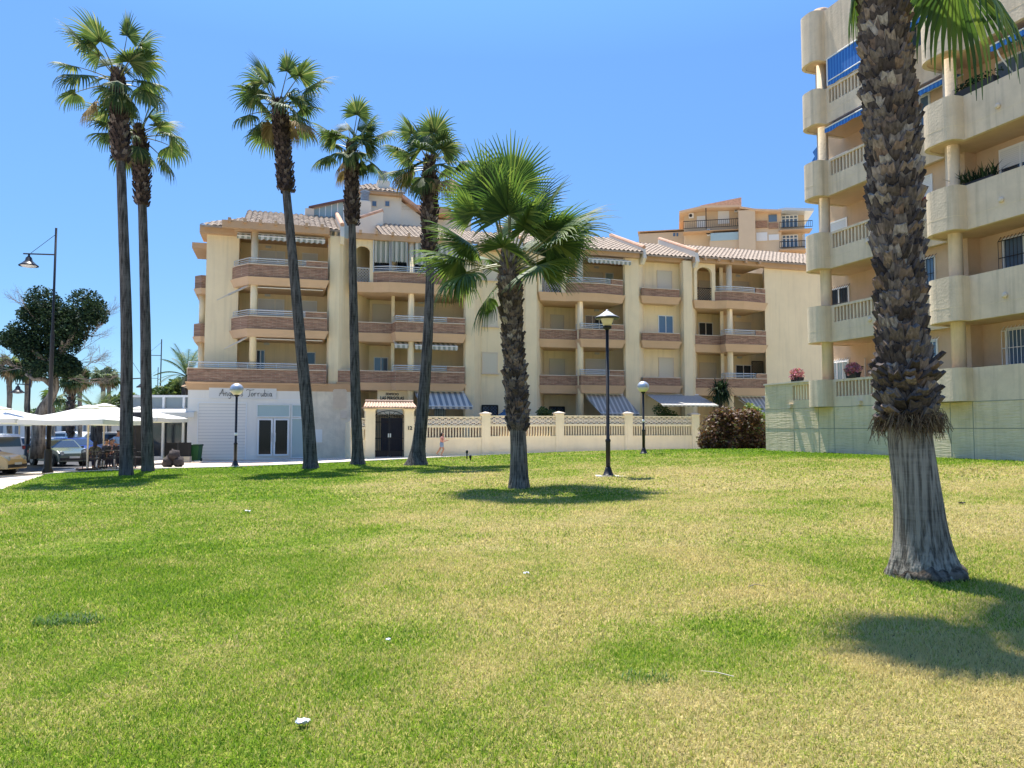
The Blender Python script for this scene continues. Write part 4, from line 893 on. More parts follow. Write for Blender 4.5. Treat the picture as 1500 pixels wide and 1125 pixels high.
# ================================================================ garden fence with gate
FO = Vector((-8.4, 42.22 - .3*8.4)); FA = math.atan(.3); fdx, fdy = math.cos(FA), math.sin(FA)
def FU(px, v=0, py=640):
    x, y, z = ray(px, py); k = x / y
    return (k*(FO.y + v*fdx) - FO.x + v*fdy) / (fdx - k*fdy)
def FZ(u, v=0): return gh(FO.x + u*fdx - v*fdy, FO.y + u*fdy + v*fdx)
fen = empty('garden_fence', (FO.x, FO.y, 0), FA); tag(fen, 'cream garden fence with pillars, lattice band and slatted openings before the apartments', 'fence')
pill = [FU(712), FU(820), FU(921), FU(1019)]
g0, g1 = FU(544), FU(597)
segs = [(FU(514), g0-.15), (g1+.18, pill[0]), (pill[0], pill[1]), (pill[1], pill[2]), (pill[2], pill[3])]
for a, b in segs:
    z0 = (FZ(a)+FZ(b))/2; t0 = z0 - .25; mb = MB(); H1, H2, H3, H4 = z0+.92, z0+1.5, z0+1.62, z0+2.02
    mb.box((a, 0, t0), (b, .22, H1)); mb.box((a, .02, H2), (b, .2, H3)); mb.box((a, .0, H4), (b, .22, H4+.07)); mb.box((a, -.02, H1), (b, .24, H1+.05))
    for q in range(2):                               # raised frame on the dado
        pass
    w_ = b-a; i0, i1 = a+.45, b-.45
    if w_ > 2:
        for c, d in (((i0,-.012,z0+.2),(i1,-.0,z0+.235)), ((i0,-.012,z0+.68),(i1,0,z0+.715)), ((i0,-.012,z0+.235),(i0+.035,0,z0+.68)), ((i1-.035,-.012,z0+.235),(i1,0,z0+.68))): mb.box(c, d)
    o = mb.build('fence_panel', M['fence'], fen)
    mb = MB(); n = int(w_/.155)
    for i in range(n):
        x = a + w_*(i+.5)/n; mb.box((x-.03, .05, H1+.05), (x+.03, .17, H2))
    mb.build('slats', M['fence'], o)
    mb = MB(); n = max(2, int(w_/.32)); s = w_/n; hh = (H4-H3)/2
    for r_ in range(2):
        for i in range(n):
            x0, x1, za, zb_ = a+s*i, a+s*(i+1), H3+hh*r_, H3+hh*(r_+1); xm, zm = (x0+x1)/2, (za+zb_)/2
            mb.tube([(x0,.1,za),(x1,.1,zb_)], .034, 4); mb.tube([(x0,.105,zb_),(x1,.105,za)], .034, 4)
            mb.tube([(x0,.11,za),(x0,.11,zb_)], .022, 4)
    mb.tube([(a,.1,H3+hh),(b,.1,H3+hh)], .022, 4); mb.build('lattice', M['lat'], o)
for u in pill:
    z0 = FZ(u); mb = MB(); mb.box((u-.24, -.06, z0-.3), (u+.24, .42, z0+2.18)); mb.box((u-.12, -.075, z0+.3), (u+.12, -.06, z0+1.9))
    o = mb.build('pillar', M['fence'], fen); mb = MB(); mb.box((u-.29, -.11, z0+2.18), (u+.29, .47, z0+2.24))
    mb.add([(u-.29,-.11,z0+2.24),(u+.29,-.11,z0+2.24),(u+.29,.47,z0+2.24),(u-.29,.47,z0+2.24),(u,.18,z0+2.33)], [(0,1,4),(1,2,4),(2,3,4),(3,0,4)]); mb.build('cap', M['coping'], o)
mb = MB(); a = FU(514); mb.box((a, .22, -.3), (a+.2, 3.6, 2.0)); mb.build('side_panel', M['fence'], fen)
# last stretch turning towards the concrete wall
u = pill[3]; mb = MB(); mb.box((u-.1, .42, -.1), (u+.12, 5, 2.2)); mb.build('side_panel', M['fence'], fen)
gp = empty('garden_gate', (FO.x + (g0+g1)/2*fdx, FO.y + (g0+g1)/2*fdy, FZ((g0+g1)/2)), FA); tag(gp, 'black iron gate under small tiled canopy between two cream gateposts', 'gate')
hw = (g1-g0)/2 - .05; PWD = .5
for s in (-1, 1):
    mb = MB(); x = s*(hw + .12); mb.box((x-.25, -.12, -.3), (x+.25, .5, 2.75-.22)); mb.box((x-.3, -.16, 2.45), (x+.3, .54, 2.53)); mb.build('gatepost', M['fence'], gp)
mb = MB(); xg = hw + .5; mb.box((-xg+.1, -.1, 2.531), (xg-.1, .48, 2.62)); mb.build('lintel', M['fence'], gp)
mb = MB(); n = 18; vs = []
for i in range(n*4+1):
    x = -xg + 2*xg*i/(n*4); r_ = abs(math.sin(math.pi*i/4))*.06; e = 0
    vs += [(x, -.36, 2.60 + r_), (x*.93, .0, 2.80 + r_), (x*.9, .2, 2.87+r_), (x*.93, .4, 2.8 + r_), (x, .74, 2.6 + r_)]
mb.add(vs, [(5*i+j, 5*(i+1)+j, 5*(i+1)+j+1, 5*i+j+1) for i in range(n*4) for j in range(4)]); mb.box((-xg, -.34, 2.57), (xg, .72, 2.60)); mb.tube([(-xg*.9,.2,2.95),(xg*.9,.2,2.95)], .06, 8)
M['clay'] = mat('pale clay tile', (.60, .42, .31), .85, .2, 30, .2, 5); mb.build('tile_canopy', M['clay'], gp)
gi = hw - .13
for s in (-1, 1):
    mb = MB(); x0, x1 = (0.02, gi) if s > 0 else (-gi, -.02)
    mb.tube([(x0,.1,.05),(x1,.1,.05),(x1,.1,2.1),(x0,.1,2.32),(x0,.1,.05)], .025, 5)
    n = 9
    for i in range(1, n): x = x0+(x1-x0)*i/n; zt_ = 2.1 + .22*(1-abs(x)/gi); mb.tube([(x,.1,.05),(x,.1,zt_)], .013, 4)
    for z in (.35, 1.0, 1.85): mb.tube([(x0,.1,z),(x1,.1,z)], .018, 4)
    mb.box((x0+.05, .12, .06), (x1-.05, .125, .35))
    o = mb.build('gate_leaf', M['black'], gp); mb = MB(); mb.box((.05*s-.03, .04, 1.05), (.05*s+.03, .1, 1.25)); mb.build('handle', M['metal'], o)
mb = MB()
for i in range(9):
    a0 = math.pi*i/8; mb.tube([(-gi*math.cos(a0), .1, 2.1+.3*math.sin(a0)), (-gi*math.cos(a0)*.2, .1, 2.16)], .012, 4)
mb.tube([(-gi*math.cos(math.pi*i/16), .1, 2.1+.34*math.sin(math.pi*i/16)) for i in range(17)], .022, 5); mb.build('gate_arch', M['black'], gp)
n12 = text('house_number', '12', .26, M['black'], gp, Matrix.Translation((hw+.14, -.135, 1.45)) @ RX, bold=.008)
# garden ground and planting behind the fence
# ================================================================ palms
M['leaf'] = leafmat('fan palm leaf', [(0, (.030,.058,.028)), (.5, (.062,.105,.038)), (.85, (.11,.155,.05)), (1, (.24,.25,.12))], .6, .3, 1.8, .25)
M['leafn'] = leafmat('near palm leaf', [(0, (.028,.06,.022)), (.6, (.065,.12,.03)), (1, (.16,.21,.055))], .55, .32, 1.9, .3)
M['dry'] = leafmat('dry palm leaf', [(0, (.20,.14,.075)), (1, (.42,.33,.2))], .8, .2, 1.2, .1)
def bootmat(name, cols):
    m = leafmat(name, cols, .92, .0, 1, .12); t = m.node_tree; N = t.nodes; L = t.links; tc = N.new('ShaderNodeTexCoord')
    mp = N.new('ShaderNodeMapping'); mp.inputs['Scale'].default_value = (14, 14, 3); L.new(tc.outputs['Object'], mp.inputs[0])
    n = N.new('ShaderNodeTexNoise'); n.inputs['Scale'].default_value = 3; n.inputs['Detail'].default_value = 6; L.new(mp.outputs[0], n.inputs['Vector'])
    b = N['Principled BSDF']; bp = N.new('ShaderNodeBump'); bp.inputs['Strength'].default_value = .7; bp.inputs['Distance'].default_value = .02
    L.new(n.outputs[0], bp.inputs['Height']); L.new(bp.outputs[0], b.inputs['Normal'])
    cr = [q for q in N if q.type == 'VALTORGB'][0]; r = N.new('ShaderNodeMapRange'); r.inputs[1].default_value = .3; r.inputs[2].default_value = .7; r.inputs[3].default_value = .55; r.inputs[4].default_value = 1.45; L.new(n.outputs[0], r.inputs[0])
    v = N.new('ShaderNodeVectorMath'); v.operation = 'SCALE'; L.new(cr.outputs[0], v.inputs[0]); L.new(r.outputs[0], v.inputs['Scale']); L.new(v.outputs[0], b.inputs['Base Color'])
    return m
M['boot2'] = bootmat('dark leaf bases', [(0, (.022,.016,.016)), (.4, (.055,.04,.036)), (.75, (.095,.07,.06)), (1, (.17,.14,.125))])
M['boot'] = bootmat('old leaf bases', [(0, (.045,.036,.033)), (.35, (.095,.076,.067)), (.65, (.165,.138,.122)), (.82, (.17,.11,.075)), (1, (.32,.285,.25))])
def barkmat(name, col, vs=30, ring=.16):
    m = mat(name, col, .95, 0, 10, .22, 2.2, spec=.1); t = m.node_tree; N = t.nodes; L = t.links; b = N['Principled BSDF']; tc = N.new('ShaderNodeTexCoord')
    mp = N.new('ShaderNodeMapping'); mp.inputs['Scale'].default_value = (vs, vs, 1.4); L.new(tc.outputs['Object'], mp.inputs[0])
    n = N.new('ShaderNodeTexNoise'); n.inputs['Scale'].default_value = 1; n.inputs['Detail'].default_value = 5; n.inputs['Roughness'].default_value = .6; L.new(mp.outputs[0], n.inputs['Vector'])
    mp2 = N.new('ShaderNodeMapping'); mp2.inputs['Scale'].default_value = (2, 2, 26); L.new(tc.outputs['Object'], mp2.inputs[0])
    n2 = N.new('ShaderNodeTexNoise'); n2.inputs['Scale'].default_value = 1; n2.inputs['Detail'].default_value = 3; n2.inputs['Distortion'].default_value = 1; L.new(mp2.outputs[0], n2.inputs['Vector'])
    ad = N.new('ShaderNodeMath'); ad.operation = 'MULTIPLY_ADD'; ad.inputs[1].default_value = ring; L.new(n2.outputs[0], ad.inputs[0]); L.new(n.outputs[0], ad.inputs[2])
    bp = N.new('ShaderNodeBump'); bp.inputs['Strength'].default_value = 1; bp.inputs['Distance'].default_value = .03; L.new(ad.outputs[0], bp.inputs['Height']); L.new(bp.outputs[0], b.inputs['Normal'])
    r = N.new('ShaderNodeMapRange'); r.inputs[1].default_value = .38 + ring*.5; r.inputs[2].default_value = .58 + ring*.5; r.inputs[3].default_value = .34; r.inputs[4].default_value = 1.2; L.new(ad.outputs[0], r.inputs[0])
    old = b.inputs['Base Color'].links[0].from_socket; v = N.new('ShaderNodeVectorMath'); v.operation = 'SCALE'; L.new(old, v.inputs[0]); L.new(r.outputs[0], v.inputs['Scale']); L.new(v.outputs[0], b.inputs['Base Color'])
    return m
M['bark'] = barkmat('grey palm bark', (.25, .225, .185), 34); M['bark2'] = barkmat('dark palm bark', (.105, .098, .09), 14, .2); M['bark3'] = barkmat('brown palm bark', (.19, .165, .135), 36); M['treebark'] = barkmat('pale tree bark', (.30, .25, .19), 8)
DN = Vector((0, 0, -1))
def frond(mb, o, az, el, pet, Rb, nseg, hang, rng, dry=False, fold=.35, sweep=115, wid=1.0, petr=.018):
    m = 1 if dry else 0
    t = Vector((math.cos(az)*math.cos(el), math.sin(az)*math.cos(el), math.sin(el))); p = Vector(o); pts = [p.copy()]
    for i in range(6):
        t = (t + DN*(.02 + .035*hang)).normalized(); p = p + t*pet/6; pts.append(p.copy())
    mb.tube(pts, [petr*(1.6-.15*i) for i in range(7)], 4, 2)
    s = t.cross(Vector((0,0,1)));
    if s.length < .05: s = Vector((1,0,0))
    s.normalize(); roll = rng.uniform(-.5, .5); nrm = s.cross(t).normalized(); s = (s*math.cos(roll) + nrm*math.sin(roll)).normalized(); nrm = s.cross(t).normalized()
    H = p; dphi = R(2*sweep)/nseg; K = (.0, .25, .5, .68, .84, 1.0)
    for k in range(nseg):
        ph = -R(sweep) + dphi*(k+.5); L_ = Rb*rng.uniform(.86, 1.08)*(1 - .22*(abs(ph)/R(sweep))**2)
        d = (t*math.cos(ph) + s*math.sin(ph)*(1 - .1*fold) - nrm*fold*abs(math.sin(ph))*.7).normalized()
        side = (s*math.cos(ph) - t*math.sin(ph)).normalized(); q = H.copy(); up = nrm; vs = []
        hk = hang*rng.uniform(.7, 1.3); twist = rng.uniform(-.25, .25)
        for i, r_ in enumerate(K):
            if i:
                st = L_*(K[i]-K[i-1]); b = hk*(.04, .10, .30, .55, .8)[i-1]
                d = (d*(1-min(.9, b)) + DN*b).normalized(); q = q + d*st
            w_ = (.012, .9, 1.0, .62, .34, .04)[i]*dphi*Rb*min(K[i] if i < 3 else .5, .52)*.56*wid + .003
            if i == 0: w_ = .012
            c = side*w_; u_ = up*(w_*.45 if i else 0)
            vs += [q - c, q + u_, q + c]
        mb.add(vs, [(3*i+j, 3*i+j+1, 3*i+j+4, 3*i+j+3) for i in range(5) for j in range(2)], m)
def boots(mb, ctr, rad, z0, z1, per_m, L0, W0, rng, tilt=.35, m=0, up=1, curl=0):
    n = int(per_m*(z1-z0)); ga = 2.399963
    for i in range(n):
        z = z0 + (z1-z0)*i/n + rng.uniform(-.02, .02); a = i*ga + rng.uniform(-.12, .12); c = ctr(z); r = rad(z)*rng.uniform(.94, 1.02)
        ra = Vector((math.cos(a), math.sin(a), 0)); ta = Vector((-math.sin(a), math.cos(a), 0)); ti = tilt*rng.uniform(.5, 1.6)
        L_ = L0*rng.uniform(.7, 1.25); w_ = W0*rng.uniform(.8, 1.2); lean = rng.uniform(-.3, .3)
        base = c + ra*(r*.93); d = (Vector((0,0,1))*up*math.cos(ti) + ra*math.sin(ti) + ta*lean).normalized(); nr = d.cross(ta).normalized()
        if nr.dot(ra) < 0: nr = -nr
        th = W0*.16; sk = rng.uniform(-.35, .35)
        b0 = [base - ta*w_*.5, base + ta*w_*.5]; m0 = base + d*L_*.55 + ra*curl; t0 = base + d*L_ + ra*(curl*2.2)
        pr = [b0[0], b0[1], m0 + ta*w_*.40, t0 + ta*w_*.30 - d*L_*.12*sk, t0 - d*L_*rng.uniform(.05,.28), t0 - ta*w_*.30 + d*L_*.12*sk, m0 - ta*w_*.40]
        vs = [p + nr*th*(.2 if j < 2 else 1) for j, p in enumerate(pr)] + [p - nr*th*.6 for p in pr]
        mb.add(vs, [(0,1,2,6), (6,2,3,4), (6,4,5), (7,13,9,8), (13,11,10,9), (13,12,11)] + [(j, 7+j, 7+(j+1)%7, (j+1)%7) for j in range(7)], m)
def palm(pix, Y, label, crown_n=30, Rb=1.2, pet=.9, boot_from=None, seed=1, r_low=.2, r_top=.14, r_boot=.28, flare=1.35, nseg=30, hang=.8, group='tall fan palms on the lawn', base=None, bootpm=70, bootL=.2, bootW=.15, extra=None, dry_n=2, sides=18, elev=(-.25, 1.45), bark='bark2', top_z=None, leaf='leaf'):
    """pix: photo points of the trunk axis, base first, the last one the crown's heart"""
    rng = random.Random(seed); b = base or G(*pix[0]); Y = b.y if Y is None else Y
    root = empty('fan_palm', b, 0); tag(root, label, 'palm tree', group)
    P = [Vector((0, 0, -.15))] + [at(px, py, Y + (0)) - b for px, py in pix[1:]]
    if top_z: P.append(P[-1] + (P[-1]-P[-2]).normalized()*(top_z - P[-1].z)/max(.2, (P[-1]-P[-2]).normalized().z))
    def ctr(z):
        if z <= P[0].z: return Vector((P[0].x, P[0].y, z))
        for i in range(len(P)-1):
            if z <= P[i+1].z or i == len(P)-2:
                A, B = P[i], P[i+1]; t = (z-A.z)/(B.z-A.z)
                m0 = (B-A) if i == 0 else (B-P[i-1])/2*((B.z-A.z)/max(.1, (B.z-P[i-1].z)/2)); m1 = (B-A) if i == len(P)-2 else (P[i+2]-A)/2*((B.z-A.z)/max(.1, (P[i+2].z-A.z)/2))
                t = min(1.2, t); h = lambda a, b_, c, d: a*(2*t**3-3*t*t+1) + c*(t**3-2*t*t+t) + b_*(-2*t**3+3*t*t) + d*(t**3-t*t)
                return Vector((h(A.x, B.x, m0.x, m1.x), h(A.y, B.y, m0.y, m1.y), z))
        return P[-1]
    H = P[-1].z; zb = (at(boot_from[0], boot_from[1], Y) - b).z if boot_from else H*.7
    def rad(z):
        f = 1 + (flare-1)*math.exp(-max(0, z)/(.35 if flare > 1.6 else .24))
        return (r_low + (r_top-r_low)*min(1, max(0, z)/zb))*f if z < zb else r_top
    mb = MB(); n = int(H/.12)+2; vs = []; rr = random.Random(seed+5); ph = rr.uniform(0, 6)
    for i in range(n+1):
        z = -.15 + (H+.15)*i/n; c = ctr(z)
        for j in range(sides):
            a = 2*math.pi*j/sides; r = rad(z)*(1 + .035*noise.noise(Vector((math.cos(a)*1.5, math.sin(a)*1.5, z*2+seed))))
            if z < .5: r *= 1 + .10*(flare-1)*math.exp(-max(0,z)/.25)*(math.sin(5*a+ph)+.6*math.sin(9*a+2*ph))
            vs.append((c.x + r*math.cos(a), c.y + r*math.sin(a), z))
    mb.add(vs, [(i*sides+j, i*sides+(j+1)%sides, (i+1)*sides+(j+1)%sides, (i+1)*sides+j) for i in range(n) for j in range(sides)])
    mb.build('trunk', M[bark], root, smooth=True)
    mb = MB(); rb = lambda z: r_boot*(.95 if z < H-.9 else .95-.5*(z-H+.9)/.9) * (1 + .07*math.sin(z*2.3+seed))
    vs = []; nn = int((H-zb)/.12)+2
    for i in range(nn+1):
        z = zb + (H-zb)*i/nn; c = ctr(z)
        for j in range(12): a = 2*math.pi*j/12; r = (rb(z) if i else r_top)*.86; vs.append((c.x+r*math.cos(a), c.y+r*math.sin(a), z))
    mb.add(vs, [(i*12+j, i*12+(j+1)%12, (i+1)*12+(j+1)%12, (i+1)*12+j) for i in range(nn) for j in range(12)])
    boots(mb, ctr, rb, zb, H, bootpm, bootL, bootW, rng); mb.build('leaf_bases', M['boot' if sides > 20 else 'boot2'], root)
    mb = MB(); c = ctr(H); ga = 2.399963
    for i in range(crown_n):
        f = i/(crown_n-1); el = elev[1] + (elev[0]-elev[1])*f**.8 + rng.uniform(-.12, .12); az = i*ga + rng.uniform(-.6, .6); vr = rng.random()
        zz = -.45*f; o = ctr(H+zz-.1) + Vector((math.cos(az), math.sin(az), 0))*.10
        frond(mb, o, az, el + (rng.random() < .2)*-.35, pet*(.7 + .85*vr), Rb*rng.uniform(.72, 1.08), nseg, hang*(.3+.8*f)*rng.uniform(.55, 1.5), rng, dry=(dry_n > 0 and f > .93 and rng.random() < .5), fold=rng.uniform(.2, .7))
    for i in range(dry_n):
        az = rng.uniform(0, 6.28); frond(mb, ctr(H-.5), az, -.7, pet*.7, Rb*.8, nseg, 1.2, rng, dry=rng.random() < .5)
    for e in (extra or []): frond(mb, ctr(H + e[5]) if len(e) > 5 else ctr(H), e[0], e[1], e[2], e[3], nseg, e[4], rng, fold=.3)
    mb.build('crown', [M[leaf], M['dry'], M['petiole']], root)
    return root, ctr, rad
M['rootm'] = barkmat('dark root mass', (.13, .105, .08), 16, .3); M['petiole'] = mat('leaf stalk', (.17, .17, .06), .5)
palm([(185,697),(185.5,565),(185.5,500),(183,400),(177,240),(173,125),(172,104)], None, 'tallest fan palm of the left pair, nearest the cafe parasols', 21, 1.2, .95, (176,238), 11, .225, .155, .30, 1.15, hang=.8, sides=14, group=None)
palm([(217,691),(214,560),(213,480),(210,350),(205,210),(203,186)], None, 'fan palm just right of the tallest palm, slightly shorter and behind it', 18, 1.1, .85, (208,302), 12, .225, .16, .29, 1.15, sides=14, group=None)
palm([(456,687),(450,600),(440,500),(428,370),(419,275),(410,170),(406,146)], None, 'tall fan palm leaning left before the white shop entrance', 23, 1.25, .9, (419,282), 13, .26, .16, .31, 1.35, group=None)
palm([(525,681),(521,580),(518.5,480),(516,340),(514.5,250),(515,207)], None, 'slim fan palm beside the left gatepost of the iron gate', 21, 1.1, .8, (516,330), 14, .24, .15, .29, 1.5, group=None)
palm([(609,682),(618,610),(625,520),(629.5,420),(629,330),(629.5,230)], None, 'fan palm with curved leaning trunk right of the iron gate', 22, 1.25, .9, (629.5,372), 15, .27, .155, .32, 1.8, group=None)
palm([(760,716),(760,670),(757,600),(751,500),(747,430),(745,371)], None, 'short stout fan palm with broad green crown in middle of lawn', 27, 1.36, 1.1, (757,632), 16, .225, .19, .215, 1.25, nseg=46, hang=.28, sides=24, bootpm=120, bootL=.22, bootW=.17, elev=(.32, 1.5), bark='bark3', dry_n=0, extra=[(3.3,-.75,.8,1.0,.9,-.5),(3.6,-.1,1.2,1.2,.9,-.3),(3.0,.0,1.1,1.1,.9,-.25)], group=None, leaf='leafn')
NB = G(1355, 845); _, nctr, nrad = palm([(1357,845),(1345,740),(1333,640),(1322,500),(1311,300),(1293,30)], None, 'large close fan palm with shaggy trunk and grey flared base at right', 12, 1.15, 1.3, (1332,608), 17, .235, .19, .20, 1.56, nseg=40, hang=.6, bootpm=210, bootL=.17, bootW=.14, sides=64, top_z=7.4, elev=(.3, 1.4), bark='bark', dry_n=0, group=None, leaf='leafn',
     extra=[(-.15, -.55, .95, 1.35, 1.1, -.8), (2.2, -1.1, .6, .6, 1.6, -.85), (3.0, .42, 1.8, 1.05, .3), (3.7, .8, 1.7, 1.0, .3)])
mb = MB(); rb_ = random.Random(12); n_ = 72; vs = []        # lumpy mass of old roots round the foot
for j, (rr_, zz_) in enumerate(((.28, -.08), (.355, .0), (.37, .035), (.355, .075), (.31, .12), (.25, .16))):
    for i in range(n_):
        a = 2*math.pi*i/n_; k = 1 + .2*noise.noise(Vector((math.cos(a)*2.2, math.sin(a)*2.2, zz_*5))) + .10*noise.noise(Vector((math.cos(a)*7, math.sin(a)*7, zz_*12+3)))
        vs.append((rr_*k*math.cos(a), rr_*k*math.sin(a), zz_ + .035*noise.noise(Vector((math.cos(a)*4, math.sin(a)*4, 9)))*(j > 0)))
mb.add(vs, [(j*n_+i, j*n_+(i+1)%n_, (j+1)*n_+(i+1)%n_, (j+1)*n_+i) for j in range(5) for i in range(n_)]); mb.build('root_mass', M['rootm'], _, smooth=True)
# frayed skirt under the leaf bases
root = _
def skirt(root, ctr, z, r, n, L0, rng, name='fibre_skirt'):
    mb = MB()
    for i in range(n):
        a = rng.uniform(0, 6.28); ra = Vector((math.cos(a), math.sin(a), 0)); p = ctr(z) + ra*r*rng.uniform(.8, 1) + Vector((0,0,rng.uniform(-.02,.14))); L_ = L0*rng.uniform(.4, 1.3); q = p + ra*L_*rng.uniform(.25, .6) + Vector((0,0,-L_*rng.uniform(0, .3)+.02)); e = q + ra*L_*rng.uniform(-.05,.15) + Vector((rng.uniform(-.06,.06), 0, -L_*rng.uniform(.3,.8)))
        mb.tube([p, q, e], [.006, .004, .002], 3, cap=False)
    mb.build(name, M['dry2'], root)
M['dry2'] = leafmat('dry fibre', [(0, (.07,.045,.03)), (.6, (.16,.11,.07)), (1, (.36,.28,.17))], .9, .1, 1, .1)
rg = random.Random(4); zS = (at(1332, 622, NB.y) - NB).z
skirt(root, nctr, zS, .215, 800, .2, rg)
mb = MB(); boots(mb, nctr, lambda z: .215, zS-.02, zS+.55, 130, .15, .14, rg, .5, curl=.015); mb.build('leaf_bases', M['boot'], root)
# ================================================================ lamps
def lathe_child(name, prof, m, parent, z=0, n=20, x=0, y=0, cap=True):
    mb = MB(); mb.lathe([(r, q+z) for r, q in prof], (x, y, 0), n, cap=cap); return mb.build(name, m, parent, smooth=True)
def hat_lamp(b, H, label, s=1, globe=False):
    r = empty('park_lamp', b); tag(r, label, 'lamp')
    lathe_child('base', [(.20*s,-.1),(.20*s,.03),(.15*s,.05),(.09*s,.2),(.075*s,.26)], M['black'], r)
    lathe_child('pole', [(.065*s,.2),(.065*s,.95),(.075*s,.97),(.075*s,1.02),(.048*s,1.05),(.045*s,H-.42*s)], M['black'], r)
    if not globe:
        lathe_child('collar', [(.05*s,H-.45*s),(.12*s,H-.40*s),(.13*s,H-.35*s),(.08*s,H-.33*s)], M['black'], r)
        lathe_child('lantern', [(.11*s,H-.33*s),(.20*s,H-.10*s),(.19*s,H-.08*s)], M['beige_lamp'], r)
        h = lathe_child('hat', [(.34*s,H-.12*s),(.345*s,H-.09*s),(.2*s,H-.02*s),(.09*s,H+.06*s),(.03*s,H+.10*s),(.03*s,H+.13*s),(0,H+.14*s)], M['hat'], r, cap=False)
        lathe_child('rim', [(.335*s,H-.135*s),(.35*s,H-.13*s),(.35*s,H-.095*s),(.335*s,H-.10*s)], M['black'], r)
    else:
        lathe_child('collar', [(.05*s,H-.5*s),(.09*s,H-.46*s),(.09*s,H-.42*s)], M['black'], r)
        pr = [(.26*s*math.cos(R(a)), H-.2*s+.24*s*math.sin(R(a))) for a in range(-65, 1, 10)]
        lathe_child('globe', pr, M['beige_lamp'], r); pr = [(.265*s*math.cos(R(a)), H-.2*s+.245*s*math.sin(R(a))) for a in range(-2, 91, 8)]
        lathe_child('cap', pr, M['metal'], r, cap=False)
        lathe_child('sticker', [(.052*s,1.35),(.052*s,1.47)], M['white'], r)
    return r
b = G(891, 698); hat_lamp(b, at(890, 455, b.y).z - b.z - .1, 'black park lamp with pale conical hat standing on the lawn', 1.0)
mb = MB(); mb.prism([(b.x-.35,b.y-.3),(b.x+.55,b.y-.3),(b.x+.55,b.y+.3),(b.x-.35,b.y+.3)], b.z-.2, b.z+.028); tag(mb.build('lamp_footing', M['kerb']), 'flat grey concrete footing under the lamp with conical hat', 'footing')
b = G(344.5, 684); hat_lamp(b, at(344, 563, b.y).z - b.z, 'black globe lamp with domed cap in front of the shop shutter', 1.08, True)
b = G(943, 665); hat_lamp(b, at(942, 560, b.y).z - b.z, 'black globe lamp with domed cap beside the fence at right', .98, True)
def bell(mb_p, root, p, s=1):
    o = lathe_child('bell_shade', [(.04*s,.0),(.05*s,-.12*s),(.13*s,-.2*s),(.16*s,-.34*s),(.33*s,-.5*s),(.42*s,-.56*s),(.42*s,-.6*s)], M['black'], root, cap=False); o.location = p
    q = lathe_child('bulb', [(.34*s,-.57*s),(.28*s,-.63*s),(0,-.68*s)], M['hat'], o, cap=False); return o
def street_lamp(b, top, arm, label, s=1, azm=math.pi, group=None, armz=1.55, reach=.1):
    r = empty('street_lamp', b); tag(r, label, 'street lamp', group)
    lathe_child('base', [(.24*s,-.1),(.24*s,.12),(.17*s,.2),(.16*s,1.0),(.12*s,1.1)], M['black'], r); lathe_child('pole', [(.10*s,.9),(.085*s,top*.55),(.055*s,top*.6),(.05*s,top)], M['black'], r)
    za = top - armz; e = Vector((math.cos(azm)*arm, math.sin(azm)*arm, za+.05)); mb = MB(); mb.tube([(0,0,za), (e.x*1.18, e.y*1.18, e.z)], .035*s, 6); mb.tube([(0,0,top-.3), (e.x*.9,e.y*.9,za+.08)], .012*s, 5)
    mb.build('arm', M['black'], r); bell(None, r, Vector((e.x*.97, e.y*.97, e.z)), s); return r
b = at(70, 686, 36); b.z = gh(b.x, 36); street_lamp(b, at(70, 334, b.y).z - b.z, 1.28, 'tall black street lamp with bell shade and braced arm at far left', 1.0, math.pi, armz=1.28)
# ================================================================ more lamps far off
for px, pyb, pyt, Y, s, lab in ((203, 0, 551, 43, .9, 'black street lamp with bell shade behind the pair of tall palms'), (233, 0, 497, 75, 1, 'tall dark street lamp mast rising above the hedge'), (229, 0, 538, 110, 1, 'farthest street lamp mast above the hedge'), (47, 0, 560, 47, .9, 'street lamp with bell shade in front of far palm at left')):
    p = at(px, 640, Y); zt_ = at(px, pyt, Y).z; 
    if px == 203: p = at(189, 640, Y)
    if px == 47: p = at(41, 640, Y)
    gz = gh(p.x, p.y); street_lamp(Vector((p.x, p.y, gz)), zt_-gz if Y > 50 else zt_-gz+1.2, 1.6 if Y > 50 else .75, lab, s, math.pi if px != 203 else 0, armz=1.6 if Y > 50 else 1.35)
# ================================================================ broadleaf tree and other greenery
def leaves(mb, n, pos, size, rng, m=0, asp=1.6, droop=.2):
    for i in range(n):
        p = Vector(pos(i)); a = rng.uniform(0, 6.28); e = rng.uniform(-.9, .7); d = Vector((math.cos(a)*math.cos(e), math.sin(a)*math.cos(e), math.sin(e)-droop)).normalized()
        s = d.cross(Vector((rng.uniform(-1,1), rng.uniform(-1,1), rng.uniform(-1,1)))).normalized(); L_ = size*rng.uniform(.6, 1.3); w_ = L_/asp/2
        mb.add([p, p + d*L_*.5 + s*w_, p + d*L_, p + d*L_*.5 - s*w_], [(0,1,2,3)], m)
def inball(c, r, rng, shell=.35):
    while 1:
        v = Vector((rng.uniform(-1,1), rng.uniform(-1,1), rng.uniform(-1,1)))
        if shell < v.length < 1 and noise.noise(v*2.3 + Vector((c[0], c[1], c[2]))) > -.28: return Vector((c[0]+v.x*r[0], c[1]+v.y*r[1], c[2]+v.z*r[2]))
